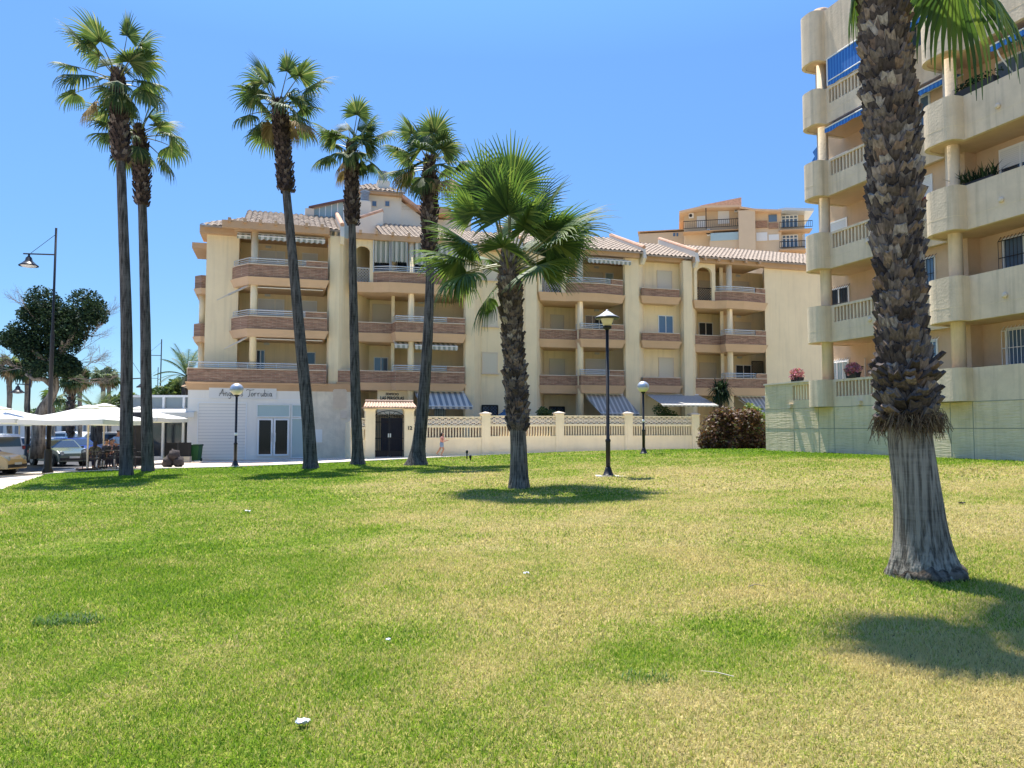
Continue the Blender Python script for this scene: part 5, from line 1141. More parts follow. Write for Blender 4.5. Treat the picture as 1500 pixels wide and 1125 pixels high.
def twigs(mb, p, d, L_, r, depth, rng, m=0, spread=.6, up=.1):
    q = p + d*L_; mid = (p+q)/2 + Vector((rng.uniform(-.1,.1), rng.uniform(-.1,.1), rng.uniform(-.1,.1)))*L_
    mb.tube([p, mid, q], [r, r*.8, r*.62], 5 if r > .03 else 3, m, cap=False)
    if depth:
        for i in range(3 if depth > 1 else 4):
            nd = (d + Vector((rng.uniform(-1,1), rng.uniform(-1,1), rng.uniform(-.8,1)+up))*spread).normalized(); twigs(mb, q if i < 2 else mid, nd, L_*rng.uniform(.6,.85), r*.6, depth-1, rng, m, spread, up)
M['ficus'] = leafmat('glossy dark leaf', [(0, (.010,.024,.016)), (.6, (.022,.045,.022)), (1, (.06,.095,.04))], .65, .12, 1.4, .1)
M['twig'] = mat('bare twig', (.27,.21,.17), .9)
TY = 41.0; tb = at(66, 664, TY); tb.z = gh(tb.x, TY); tr = empty('broadleaf_tree', tb); tag(tr, 'dark leaved tree with bare twigs and leaning pale trunk behind the street lamp', 'tree')
def tp(px, py, dy=0): return at(px, py, TY + dy) - tb
mb = MB(); mb.tube([tp(56,672), tp(56,640), tp(57,615), tp(63,600), tp(74,583), tp(81,568), tp(80,553), tp(76,540)], [.38,.33,.32,.30,.24,.20,.19,.19], 14)
mb.tube([tp(80,568), tp(64,555), tp(50,556), tp(38,548)], [.17,.14,.1,.07], 8)
rng = random.Random(9)
for q in ((62,445),(125,450),(30,488),(92,500),(100,480),(70,520),(45,525)): mb.tube([tp(78,538), tp((78+q[0])/2, (538+q[1])/2+6, rng.uniform(-1,1)), tp(*q, rng.uniform(-1,1))], [.16,.12,.08], 7)
mb.build('trunk', M['treebark'], tr, smooth=True)
mb = MB()
for q, d in (((120,500),(.8,0,.5)),((110,520),(1,.2,.1)),((100,530),(.8,-.3,-.1)),((55,470),(-.6,0,.8)),((20,500),(-1,0,.3)),((15,520),(-1,.1,0)),((120,540),(.9,0,.3)),((45,545),(-.9,0,.1)),((85,555),(.6,0,-.3)),((128,480),(.6,0,.6)),((30,540),(-1,.2,-.1)),((105,555),(.9,0,.2))):
    for j in range(1): twigs(mb, tp(*q, rng.uniform(-1,1)), (Vector(d)+Vector((rng.uniform(-.3,.3), rng.uniform(-.6,.6), rng.uniform(-.3,.3)))).normalized(), .8, .03, 4, rng)
mb.build('bare_twigs', M['twig'], tr)
clumps = [(90,466,22,18),(46,460,18,14),(74,476,26,16),(74,540,34,14),(98,538,20,14),(40,510,22,16),(62,442,24,24),(78,460,22,20),(125,446,27,24),(140,458,18,20),(112,475,26,24),(36,487,25,20),(18,497,18,14),(62,500,26,22),(92,500,26,22),(70,528,34,18),(95,532,20,15),(100,488,24,22),(50,515,20,16)]
mb = MB(); sc_ = TY/F
def cpos(i):
    c = clumps[i % len(clumps)]; ctr_ = tp(c[0], c[1], ((i*7) % 5 - 2)*.3); return inball(ctr_, (c[2]*sc_, c[2]*sc_*1.1, c[3]*sc_), rng, .25)
leaves(mb, 34000, cpos, .15, rng, asp=1.7); mb.build('crown', M['ficus'], tr)
M['scrub'] = leafmat('mid green leaf', [(0, (.035,.065,.02)), (.6, (.07,.12,.03)), (1, (.15,.19,.06))], .6, .25)
M['red_leaf'] = leafmat('red brown leaf', [(0, (.05,.022,.016)), (.4, (.11,.05,.032)), (.7, (.19,.10,.06)), (.85, (.10,.11,.04)), (1, (.28,.22,.13))], .55, .25)
def bush(label, cl, Y, n, size, m, b, cat='shrub', group=None, name='shrub', seed=2, shell=.3, asp=1.7, dy=1.0):
    rng = random.Random(seed); r = empty(name, b); tag(r, label, cat, group); mb = MB(); k = Y/F
    def pos(i):
        c = cl[i % len(cl)]; return inball(at(c[0], c[1], Y + rng.uniform(-.2,.2)) - b, (c[2]*k, c[2]*k*dy, c[3]*k), rng, shell)
    leaves(mb, n, pos, size, rng, asp=asp); mb.build('foliage', M[m], r)
    mb = MB()
    for i in range(7):
        c = cl[i % len(cl)]; p = at(c[0], c[1], Y) - b; mb.tube([(rng.uniform(-.2,.2), rng.uniform(-.2,.2), -.05), p*.6 + Vector((0,0,.0)), p], [.04,.03,.015], 5)
    mb.build('stem', M['twig'], r); return r
b = Vector((at(1076, 660, 38.6).x, 38.6, gh(at(1076,660,38.6).x, 38.6)))
bush('large red brown leaved shrub at the corner between fence and concrete wall', [(1050,630,26,28),(1078,622,28,26),(1100,630,24,28),(1040,645,20,16),(1070,645,30,16),(1105,648,20,14),(1060,612,18,16),(1098,612,16,14)], 38.6, 9000, .16, 'red_leaf', b, seed=5, dy=.8)
bush('bright green leafy shoots on top of the red brown shrub', [(1104,604,11,13),(1098,600,8,10),(1112,610,7,9)], 38.9, 700, .2, 'leafsh', Vector((at(1104,640,38.9).x, 38.9, 1.2)), seed=6) if 'leafsh' in M else None
M['yg'] = leafmat('yellow green leaf', [(0, (.08,.13,.03)), (1, (.25,.30,.10))], .5, .3)
b = Vector((at(1106,640,39.3).x, 39.3, gh(at(1106,640,39.3).x, 39.3))); bush('bright green shrub rising behind the red brown one', [(1104,606,12,13),(1098,600,8,10),(1112,612,8,10),(1106,625,10,14)], 39.3, 900, .2, 'yg', b, seed=6)
p = at(797,640,45); b = Vector((p.x, 45, .2)); bush('round green garden shrub left of the second fence pillar', [(795,604,9,9),(806,610,12,10),(800,625,14,14)], 45, 2200, .12, 'scrub', b, seed=8)
p = at(972,640,46.5); b = Vector((p.x, 46.5, .3)); bush('low garden shrub under the large grey awning', [(968,600,12,9),(980,608,12,8),(972,625,16,12)], 46.5, 1500, .12, 'scrub', b, seed=9)
# yucca like tree against the balcony
p = at(1053,640,47.5); b = Vector((p.x, 47.5, .3)); r = empty('dragon_tree', b); tag(r, 'spiky dark green garden tree in front of the lower balconies', 'tree'); rng = random.Random(3)
mb = MB(); mb.tube([(0,0,0), tuple(at(1056,600,47.5)-b), tuple(at(1055,580,47.5)-b)], [.16,.12,.1], 8)
mb.build('trunk', M['bark2'], r); mb = MB()
for i in range(420):
    c = at(rng.choice((1050,1056,1062)), rng.uniform(566,580), 47.5) - b; a = rng.uniform(0,6.28); e = rng.uniform(-1.3,1.3); d = Vector((math.cos(a)*math.cos(e), math.sin(a)*math.cos(e), math.sin(e))); s = d.cross(Vector((0,0,1))).normalized()*.03; L_ = rng.uniform(.5,.95); mid = c+d*L_*.6; en = c+d*L_+DN*.25
    mb.add([c-s, c+s, mid+s, mid-s, en], [(0,1,2,3),(3,2,4)])
mb.build('foliage', M['ficus'], r)
# hedges and far trees at the left
def far_tree(cl, Y, n, size, label, seed, name='tree', m='scrub', group=None):
    c0 = cl[0]; b = at(c0[0], 640, Y); b.z = gh(b.x, Y); return bush(label, cl, Y, n, size, m, b, 'tree', group, name, seed, .2)
far_tree([(255,575,24,14),(235,585,20,12),(272,585,16,14),(262,565,14,10)], 62, 5000, .32, 'dense green trees behind the glazed terrace', 21)
far_tree([(232,575,9,9),(222,592,12,10),(207,590,12,9)], 70, 1800, .35, 'rounded dark tree behind the pair of palms', 22)
far_tree([(170,590,18,12),(186,582,12,10),(155,598,16,8)], 80, 2600, .4, 'bushy green trees behind the white parasol', 23)
far_tree([(52,606,12,7),(38,610,14,6),(90,604,16,8),(70,610,12,6)], 95, 1600, .45, 'low distant trees beyond the car park', 24)
far_tree([(110,600,16,8),(128,602,12,8)], 110, 1400, .5, 'distant green trees behind the palm trunks', 25)
def far_palm(px, pyb, pyt, Y, lab, w_=.32, boots_=False, seed=1, R_=.85, n=18, dryn=1):
    rng = random.Random(seed); b = at(px, 645, Y); b.z = gh(b.x, Y); top = at(px + rng.uniform(-1,1), pyt, Y) - b; r = empty('distant_palm', b); tag(r, lab, 'palm tree')
    mb = MB(); k = 10; mb.tube([(0,0,-.1)] + [(top.x*i/k + rng.uniform(-.03,.03), 0, top.z*i/k) for i in range(1,k+1)], [w_*(1.1 if i < 1 else 1)*rng.uniform(.92,1.06) for i in range(k+1)], 10); mb.build('trunk', M['treebark' if not boots_ else 'bark2'], r)
    if boots_:
        mb = MB(); boots(mb, lambda z: Vector((top.x*z/top.z, 0, z)), lambda z: w_*1.25, top.z*.3, top.z, 30, .25, .16, rng); mb.build('leaf_bases', M['boot'], r)
    mb = MB()
    for i in range(n + dryn):
        el = rng.uniform(-.2, 1.3) if i < n else rng.uniform(-1.2, -.6); frond(mb, Vector((top.x, 0, top.z)), i*2.4, el, .42*R_, R_*rng.uniform(.8,1.1), 14, .9, rng, dry=i >= n, wid=1.1)
    mb.build('crown', [M['leaf'], M['dry'], M['petiole']], r)
far_palm(15, 0, 538, 48, 'grey trunked palm at left edge behind the shaded parasol', .15, seed=31); far_palm(41, 0, 545, 48.5, 'second grey palm from the left edge, behind hanging lamp', .16, seed=32)
far_palm(104, 0, 560, 52, 'shaggy dark trunked palm behind the white parasol', .17, True, seed=33, R_=.75, dryn=3); far_palm(117, 0, 555, 60, 'smooth trunked palm right of the shaggy one', .16, seed=34, R_=.95)
far_palm(151, 0, 552, 66, 'left one of the two slim distant palms', .19, seed=35, R_=1.05); far_palm(160, 0, 556, 70, 'right one of the two slim distant palms', .18, seed=36, R_=1.05, n=16)
far_palm(78, 0, 585, 58, 'slim dark palm trunk half hidden behind the broadleaf tree', .13, seed=37, R_=1.0, n=8, dryn=0)
def feather(px, pyt, Y, lab, n=26, L_=2.6, seed=3, trunk=.3):
    rng = random.Random(seed); b = at(px, 645, Y); b.z = gh(b.x, Y); top = at(px, pyt, Y) - b; r = empty('feather_palm', b); tag(r, lab, 'palm tree')
    mb = MB(); mb.tube([(0,0,-.1),(0,0,top.z)], [trunk*1.2, trunk], 10); mb.build('trunk', M['bark2'], r); mb = MB()
    for i in range(n):
        a = i*2.4; e = rng.uniform(.1, 1.35); d = Vector((math.cos(a)*math.cos(e), math.sin(a)*math.cos(e), math.sin(e))); p = Vector((0,0,top.z)); S = d.cross(Vector((0,0,1))).normalized()
        LL = L_*rng.uniform(.8,1.15); pts = [p.copy()]
        for j in range(14):
            d = (d + DN*.075).normalized(); p = p + d*LL/14; pts.append(p.copy())
            for s in (1,-1):
                for h in (0, .5):
                    q = p - d*LL/14*h; ld = (S*s*.8 + d*.75 + DN*.15).normalized(); l = .55*math.sin(.25+2.7*j/14)*LL/2.6; w_ = d*.025
                    mb.add([q-w_, q+w_, q+ld*l], [(0,1,2)])
        mb.tube(pts, .02, 3, cap=False)
    mb.build('crown', M['leaf'], r)
feather(141, 606, 56, 'low feather leaved palm behind the white parasol', 30, 2.5, 41, .35); feather(272, 552, 55, 'feather leaved palm beside the left end of the building', 34, 2.6, 42, .35)
feather(96, 600, 75, 'small distant feather palm left of the shaggy palm', 24, 2.0, 43)
# ================================================================ low white buildings beyond the car park
def low(px0, px1, y0, Y, m, lab, wins=4, h=None):
    a, c = at(px0, y0, Y), at(px1, y0, Y); z = a.z; r = empty('low_building', (a.x, Y, 0)); tag(r, lab, 'building'); w_ = c.x-a.x
    mb = MB(); mb.box((0, 0, -.6), (w_, 6, z)); mb.box((-.2, -.2, z), (w_+.2, 6.2, z+.15)); mb.build('wall', M[m], r)
    for i in range(wins):
        x = w_*(i+.3)/wins; mb = MB(); mb.box((x, -.04, .9), (x+w_/wins*.45, .02, 2.0)); mb.build('window', M['bglass'], r)
low(60, 100, 610, 85, 'white_wall', 'low white building seen under the white parasol', 3); low(100, 128, 613, 70, 'cream2', 'low pale building with blue windows right of it', 4); low(-60, 30, 620, 90, 'white_wall', 'long white building behind the shaded parasol', 8)
# ================================================================ glazed terrace beside the shop
ter = empty('glazed_terrace', (at(205,600,42).x, 42.2, 0)); tag(ter, 'glazed cafe terrace with white posts and rolled white awning next to the shop', 'terrace'); tx1 = -16.95 - ter.location.x
mb = MB(); mb.box((-1.2, .35, 2.55), (tx1, 6, 3.35)); mb.build('upper_panel', mat('grey glass panel', (.26,.31,.33), .3), ter)
mb = MB(); 
for i in range(5):
    x = -1.2 + (tx1+1.1)*i/4; mb.box((x, .2, 0), (x+.12, .34, 3.35))
mb.box((-1.2, .2, 3.35), (tx1, .4, 3.47)); mb.box((-1.2, .22, 2.45), (tx1, .33, 2.55)); mb.build('post', M['wframe'], ter)
mb = MB(); mb.box((-1.2, .4, .1), (tx1, .44, 2.45)); mb.build('glazing', M['glass'], ter)
mb = MB(); n = 10; vs = []
for i in range(n+1):
    x = -1.0 + (tx1+.9)*i/n; vs += [(x,.2,2.75),(x,-.9,2.5),(x,-.92,2.22)]
mb.add(vs, [(3*i,3*i+1,3*i+4,3*i+3) for i in range(n)] + [(3*i+1,3*i+2,3*i+5,3*i+4) for i in range(n)]); 
M['canvas'] = leafmat('white canvas', [(0, (.74,.73,.70)), (1, (.78,.77,.74))], .85, .25, 1, .1); mb.build('awning', M['canvas'], ter)
mb = MB(); mb.box((-1.2, 6, 0), (tx1, 6.1, 3.3)); mb.build('back_wall', M['dark'], ter)
# ================================================================ parasols
def parasol(px, py_a, Y, w_, h_e, label, m='canvas', n=4, base=True, rot=45, rise=.5, fold=False):
    b = at(px, 640, Y); b.z = gh(b.x, b.y); h_e -= b.z; r = empty('parasol', b, R(rot)); tag(r, label, 'parasol')
    mb = MB(); k = 8; rr = w_/2*(1.414 if n == 4 else 1); vs = []
    ring = lambda f, z, sg: [((rr*f*math.cos(2*math.pi*i/n)*(1-u)+rr*f*math.cos(2*math.pi*(i+1)/n)*u), (rr*f*math.sin(2*math.pi*i/n)*(1-u)+rr*f*math.sin(2*math.pi*(i+1)/n)*u), z - sg*math.sin(math.pi*u)) for i in range(n) for u in [j/k for j in range(k)]]
    rings = [ring(.001, h_e+rise, 0), ring(.16, h_e+rise*.86, .0), ring(.5, h_e+rise*.45, .03), ring(1, h_e, .05), ring(1.005, h_e-.2, .03)]
    N_ = n*k
    for q in rings: vs += q
    mb.add(vs, [(i*N_+j, (i+1)*N_+j, (i+1)*N_+(j+1)%N_, i*N_+(j+1)%N_) for i in range(4) for j in range(N_)])
    mb.add(ring(.2, h_e+rise*.9, 0) + ring(.02, h_e+rise*1.12, 0), [(j, (j+1)%N_, N_+(j+1)%N_, N_+j) for j in range(N_)])
    mb.build('canopy', M[m], r); mb = MB(); mb.tube([(0,0,0),(0,0,h_e+rise)], .035, 8); mb.build('pole', M['coping'], r)
    mb = MB()
    for i in range(8): a = 2*math.pi*i/8; mb.tube([(0,0,h_e+rise*.95),(w_/2*.95*math.cos(a), w_/2*.95*math.sin(a), h_e-.02)], .012, 4)
    mb.build('rib', M['coping'], r)
    if base: mb = MB(); mb.box((-.35,-.35,0),(.35,.35,.08)); mb.build('base', M['dark'], r)
    return r
parasol(129, 600, 31.6, 3.5, 1.98, 'big white square parasol over the cafe tables, nearest', rot=40, rise=.55); parasol(152, 602, 36.5, 4.2, 2.15, 'second white parasol right behind the nearest one', rot=50, rise=.6)
parasol(-3, 603, 34.5, 4.0, 2.05, 'white parasol in shade at the left edge above the van', rot=45, rise=.5); parasol(28, 610, 43, 4.2, 2.0, 'white parasol farther back behind the van', rot=45, rise=.5)
parasol(203, 612, 38, 3.4, 2.15, 'white parasol between the terrace awning and the tall palms', rot=45, rise=.5)
M['navy'] = mat('blue canvas', (.05,.11,.19), .8); parasol(742, 604, 44.6, 2.6, 1.98, 'dark blue garden parasol behind the fence', 'navy', 8, True, 10, .75)
# ================================================================ cafe furniture
def chair_at(b, rz, label):
    r = empty('cafe_chair', b, rz); tag(r, label, 'chair', 'dark cafe chairs'); m = M['dark']
    mb = MB(); mb.box((-.24,-.24,.42),(.24,.24,.47)); mb.build('seat', m, r)
    mb = MB(); mb.tube([(-.23,.24,.45),(-.25,.27,.68),(-.2,.3,.88),(0,.31,.92),(.2,.3,.88),(.25,.27,.68),(.23,.24,.45)], .022, 6)
    for i in range(7): x = -.18+.06*i; mb.tube([(x,.24,.46),(x,.3,.89)], .01, 4)
    for i in range(5): z = .53+.07*i; mb.tube([(-.22,.26,z),(.22,.26,z)], .01, 4)
    mb.build('backrest', m, r)
    for x in (-.21,.21):
        for y in (-.21,.21): mb = MB(); mb.tube([(x,y,.43),(x*1.12,y*1.12,0)], .018, 5); mb.build('leg', m, r)
        mb = MB(); mb.tube([(x*1.1,-.2,.44),(x*1.15,-.18,.66),(x*1.15,.2,.68)], .016, 5); mb.build('armrest', m, r)
    return r
def table_at(b, label):
    r = empty('cafe_table', b); tag(r, label, 'table'); lathe_child('tabletop', [(.38,.72),(.4,.73),(.4,.75),(.38,.76)], M['dark'], r); lathe_child('leg', [(.03,.02),(.03,.73)], M['metal'], r, n=8); lathe_child('base', [(.26,0),(.24,.03),(.03,.05)], M['metal'], r, n=14)
for i, (px, Y, a, lab) in enumerate(((138,32.2,.4,'dark cafe chair by the pole of the white parasol'),(148,33.6,2.0,'dark cafe chair under the parasol, its back turned'),(163,32.6,3.6,'dark cafe chair left of the tallest palm trunk'),(172,34.0,5.0,'dark cafe chair behind the tallest palm trunk'),(199,33.0,1.2,'light framed cafe chair between the two tall palms'),(133,35.5,2.6,'dark cafe chair behind the parasol pole'),(160,36.0,.2,'dark cafe chair beside the standing man'))):
    p = at(px, 660, Y); chair_at(Vector((p.x, Y, gh(p.x, Y))), a, lab)
for px, Y, lab in ((143,33.0,'round cafe table nearest the parasol pole'),(168,33.2,'round cafe table just left of the tall palms'),(150,36.5,'round cafe table farther back under the parasols')): p = at(px, 660, Y); table_at(Vector((p.x, Y, gh(p.x, Y))), lab)
p = at(198, 640, 35); r = empty('menu_board', (p.x, 35, gh(p.x,35))); tag(r, 'dark board on a post between the two tall palms', 'sign'); z0, z1 = at(198,614,35).z, at(198,603,35).z; mb = MB(); mb.box((-.3,-.04,z0),(.3,.04,z1+.05)); mb.build('board', M['dark'], r); mb = MB(); mb.tube([(0,0,0),(0,0,z0)], .03, 6); mb.build('post', M['dark'], r)
p = at(208, 640, 48); r = empty('restaurant_sign', (p.x, 48, 0)); tag(r, 'small red and white sign above the terrace roof', 'sign'); z0, z1 = at(208,592,48).z, at(208,584,48).z; mb = MB(); mb.box((-.32,-.05,z0),(.32,.05,z1)); q = mb.build('board', mat('red sign', (.55,.06,.08), .5), r); mb = MB(); mb.tube([(0,0,0),(0,0,z0)], .04, 6); mb.build('post', M['rail'], r)
mb = MB(); mb.tube([(-.1,-.055,z0+.08),(-.1,-.055,z1-.06),(.1,-.055,z1-.06),(.1,-.055,(z0+z1)/2),(-.1,-.055,(z0+z1)/2)], .03, 4); mb.build('letter', M['white'], q)
p = at(196, 640, 36.5); r = empty('cafe_screen', (p.x, 36.5, gh(p.x,36.5))); tag(r, 'tall black folding screen behind the two tall palms', 'screen'); mb = MB(); mb.box((-.55,-.03,.05),(.5,.03,2.0)); mb.build('panel', M['dark'], r); mb = MB(); mb.box((-.6,-.06,0),(-.55,.06,2.05)); mb.box((.5,-.06,0),(.55,.06,2.05)); mb.build('frame', M['black'], r)
for i, (px, lab) in enumerate(((251,'left dark rattan planter screen before the terrace'),(271,'right dark rattan planter screen next to the green bin'))):
    p = at(px, 640, 38.8); r = empty('planter_screen', (p.x, 38.8, gh(p.x,38.8))); tag(r, lab, 'screen', 'dark rattan screens'); mb = MB(); mb.box((-.31,-.05,.28),(.31,.05,.98)); 
    for k in range(9): mb.box((-.312,-.055,.3+k*.075),(.312,.055,.33+k*.075))
    mb.build('panel', M['dark'], r); mb = MB(); mb.box((-.3,-.15,0),(.3,.15,.28)); mb.build('trough', M['stucco'], r)
p = at(286.5, 672, 39.3); r = empty('wheelie_bin', (p.x, 39.3, gh(p.x,39.3))); tag(r, 'green wheeled rubbish bin at the corner of the shop', 'bin'); M['green'] = mat('green plastic', (.02,.10,.03), .5)
mb = MB(); q = [(-.2,-.22),(.2,-.22),(.2,.22),(-.2,.22)]; mb.prism(q, .06, .8, 0, .05); mb.build('body', M['green'], r); mb = MB(); mb.box((-.28,-.3,.8),(.28,.28,.86)); mb.tube([(-.26,.3,.86),(.26,.3,.86)], .025, 6); mb.build('lid', mat('dark green lid', (.012,.05,.02), .5), r)
for s in (-.2,.2):
    mb = MB(); mb.tube([(s-.03,.2,.09),(s+.03,.2,.09)], .09, 12); mb.build('wheel', M['black'], r)
M['rock'] = mat('dark rock', (.06,.05,.048), .95, 1, 12, .3, 4)
for i, (px, py, s, lab) in enumerate(((247,684,.26,'left boulder of the small heap by the path'),(261,682,.24,'right boulder of the small heap by the path'),(255,676,.25,'boulder lying on top of the small heap by the path'))):
    p = at(px, py, 34.2); z = gh(p.x, 34.2) + (.0 if i < 2 else .3); mb = MB(); rng = random.Random(i)
    n = 12; vs = []
    for a in range(9):
        th = math.pi*a/8
        for j in range(n): v = Vector((math.sin(th)*math.cos(2*math.pi*j/n), math.sin(th)*math.sin(2*math.pi*j/n), math.cos(th))); vs.append(v*s*(1+.6*noise.noise(v*2.2+Vector((i*5,0,0)))) + Vector((p.x, 34.2, z+s*.75)))
    mb.add(vs, [(a*n+j, (a+1)*n+j, (a+1)*n+(j+1)%n, a*n+(j+1)%n) for a in range(8) for j in range(n)]); tag(mb.build('boulder', M['rock'], smooth=True), lab, 'boulder', 'boulders by the path')
# ================================================================ cars
def car(b, rz, col, label, kind='hatch', L_=4.1, W_=1.72, H_=1.46):
    r = empty('parked_van' if kind == 'van' else 'parked_car', b, rz); tag(r, label, 'van' if kind == 'van' else 'car', 'cars and vans parked by the promenade')
    paint = mat('car paint', col, .22, spec=.7)
    if kind == 'van': H_ = 1.82; top = [(-.5,.30),(-.5,.5),(-.485,.62),(-.475,.9),(-.46,.97),(-.2,1.0),(.12,.985),(.2,.93),(.30,.66),(.44,.56),(.49,.45),(.5,.3),(.5,.17),(-.5,.17)]; belt = .60
    else: top = [(-.5,.28),(-.5,.5),(-.485,.62),(-.44,.68),(-.36,.93),(-.27,.99),(.0,1.0),(.09,.96),(.24,.68),(.42,.58),(.485,.48),(.5,.35),(.5,.17),(-.5,.17)]; belt = .64
    pts = [(x*L_, z*H_) for x, z in top]
    def wid(x, z):
        w_ = W_/2*(1 - .10*(abs(x)/(L_/2))**4); zz = z/H_
        return w_*(1 - .20*max(0, zz-belt)/(1-belt)) if zz > belt else w_*(.97+.03*zz/belt)
    mb = MB(); vs = []; n = len(pts); rows = [(-1,), (1,)]
    prof = []
    for s_, ins in ((-1, .0), (-.93, -.025), (.93, -.025), (1, .0)):
        for x, z in pts:
            k = 1 if abs(s_) == 1 else 0
            sx = 1 - (.012 if k else 0); vs.append((x*sx, s_*wid(x, z), .17*H_ + (z-.17*H_)*(1-.02*k)))
    fs = [tuple(range(n)), tuple(3*n+i for i in range(n))[::-1]]
    for k in range(3): fs += [(k*n+i, (k+1)*n+i, (k+1)*n+(i+1)%n, k*n+(i+1)%n) for i in range(n)]
    mb.add(vs, fs); body = mb.build('body', paint, r, smooth=True); bv = body.modifiers.new('bevel', 'BEVEL'); bv.width = .06; bv.segments = 3; bv.angle_limit = R(20); bv.harden_normals = True
    def quad_side(xa, xb, za, zb_, xc, xd, name, m, s_):
        mb = MB(); P = [(xa,za),(xb,za),(xc,zb_),(xd,zb_)]; vs = [(x*L_, s_*(wid(x*L_, z*H_)+.006), z*H_) for x, z in P] + [(x*L_, s_*(wid(x*L_, z*H_)-.02), z*H_) for x, z in P]
        mb.add(vs, [(0,1,2,3),(7,6,5,4),(0,4,5,1),(1,5,6,2),(2,6,7,3),(3,7,4,0)]); return mb.build(name, m, r)
    for s_ in (-1, 1):
        if kind == 'van': quad_side(-.43,-.1,.62,.90,-.12,-.42,'window',M['glass'],s_); quad_side(-.07,.22,.62,.90,.12,-.07,'window',M['glass'],s_)
        else: quad_side(-.36,-.08,.66,.92,-.08,-.31,'window',M['glass'],s_); quad_side(-.06,.2,.66,.92,.07,-.06,'window',M['glass'],s_)
    def cross(a, b_, name, m, inset=.86, off=.008):
        (x0,z0),(x1,z1) = (a[0]*L_,a[1]*H_),(b_[0]*L_,b_[1]*H_); d = Vector((x1-x0, z1-z0)).normalized(); nn = Vector((-d.y, d.x)) if x0 < 0 else Vector((d.y, -d.x))
        if nn.x * x0 < 0: nn = -nn
        nn = nn*off; w0, w1 = wid(x0,z0)*inset, wid(x1,z1)*inset; mb = MB()
        A = [(x0+nn.x,-w0,z0+nn.y),(x0+nn.x,w0,z0+nn.y),(x1+nn.x,w1,z1+nn.y),(x1+nn.x,-w1,z1+nn.y)]; B = [(x-nn.x*3, y, z-nn.y*3) for x, y, z in A]
        mb.add(A+B, [(0,1,2,3),(7,6,5,4),(0,4,5,1),(1,5,6,2),(2,6,7,3),(3,7,4,0)]); return mb.build(name, m, r)
    if kind == 'van': cross((.19,.93),(.295,.67),'windscreen',M['glass']); cross((-.484,.64),(-.475,.90),'rear_window',M['glass'])
    else: cross((.095,.945),(.235,.69),'windscreen',M['glass']); cross((-.435,.69),(-.365,.91),'rear_window',M['glass'])
    for s_ in (-1, 1):
        y = s_*W_*.36
        mb = MB(); mb.tube([(.455*L_, y, .49*H_), (.492*L_, y, .49*H_)], [.13, .10], 12); mb.build('headlight', M['lens'], r)
        z = .62*H_ if kind == 'van' else .52*H_; mb = MB(); mb.box((-.506*L_, s_*W_*.43-.06, z-.1), (-.47*L_, s_*W_*.43+.05, z+.08)); mb.build('tail_light', M['redl'], r)
        for xw in (-.31, .315):
            mb = MB(); mb.tube([(xw*L_, s_*(W_/2-.2), .31), (xw*L_, s_*(W_/2+.015), .31)], .31, 20); wh = mb.build('wheel', M['tyre'], r)
            mb = MB(); mb.tube([(xw*L_, s_*(W_/2+.0), .31), (xw*L_, s_*(W_/2+.025), .31)], .19, 14); mb.build('rim', M['rimm'], wh)
            mb = MB(); mb.tube([(xw*L_, s_*(W_/2-.19), .315), (xw*L_, s_*(W_/2+.004), .315)], .37, 20); mb.build('wheel_arch', M['black'], r)
        mb = MB(); mb.box((.16*L_, s_*(W_/2)-.0-.02, .66*H_), (.185*L_, s_*(W_/2+.17), .73*H_)); mb.build('mirror', paint, r)
    for xx, z in ((.492, .25), (-.502, .25)): mb = MB(); mb.box((xx*L_-.02, -W_*.43, z*H_-.05), (xx*L_+.04, W_*.43, z*H_+.1)); mb.build('bumper', M['dark'], r)
    for xx in (.5, -.507): mb = MB(); mb.box((xx*L_-.005, -.26, .3*H_), (xx*L_+.03, .26, .37*H_)); mb.build('number_plate', M['hat'], r)
    return r
M['lens'] = mat('headlight lens', (.35,.37,.38), .12, spec=.7); M['redl'] = mat('red lens', (.22,.01,.01), .2, spec=.6); M['rimm'] = mat('wheel rim', (.22,.22,.23), .35, metal=.5); M['tyre'] = mat('tyre', (.02,.02,.02), .8)
def carat(px, Y, *a, **k): p = at(px, 650, Y); return car(Vector((p.x, Y, gh(p.x, Y))), *a, **k)
carat(-44, 34.6, R(4), (.52,.36,.16), 'gold car with its front end at the left edge, nearest', L_=4.2); carat(-30, 38.6, R(158), (.62,.63,.66), 'white silver panel van behind the gold car', 'van', L_=4.4) 
carat(86, 43.5, R(-38), (.08,.11,.09), 'dark green car parked right of the street lamp', L_=4.2); carat(110, 50, R(-28), (.012,.03,.17), 'dark blue car parked right of the dark green one', L_=4.2)
carat(80, 51, R(-30), (.30,.33,.36), 'light grey car behind the dark green one'); carat(94, 58, R(-30), (.65,.66,.68), 'white car in second row behind the blue one'); carat(128, 57, R(-25), (.05,.07,.12), 'black blue car partly behind the parasol pole')
carat(112, 66, R(-20), (.7,.7,.7), 'white estate car in far row', 'van'); carat(150, 58, R(180), (.6,.55,.5), 'pale car seen between the cafe guests', 'van'); carat(126, 76, R(-15), (.45,.08,.06), 'red car in the far row'); carat(180, 56, R(170), (.2,.25,.4), 'blue car behind the second tall palm'); carat(56, 56, R(10), (.5,.5,.52), 'silver car behind the broadleaf trunk'); carat(135, 74, R(0), (.75,.75,.74), 'small white car farthest away')
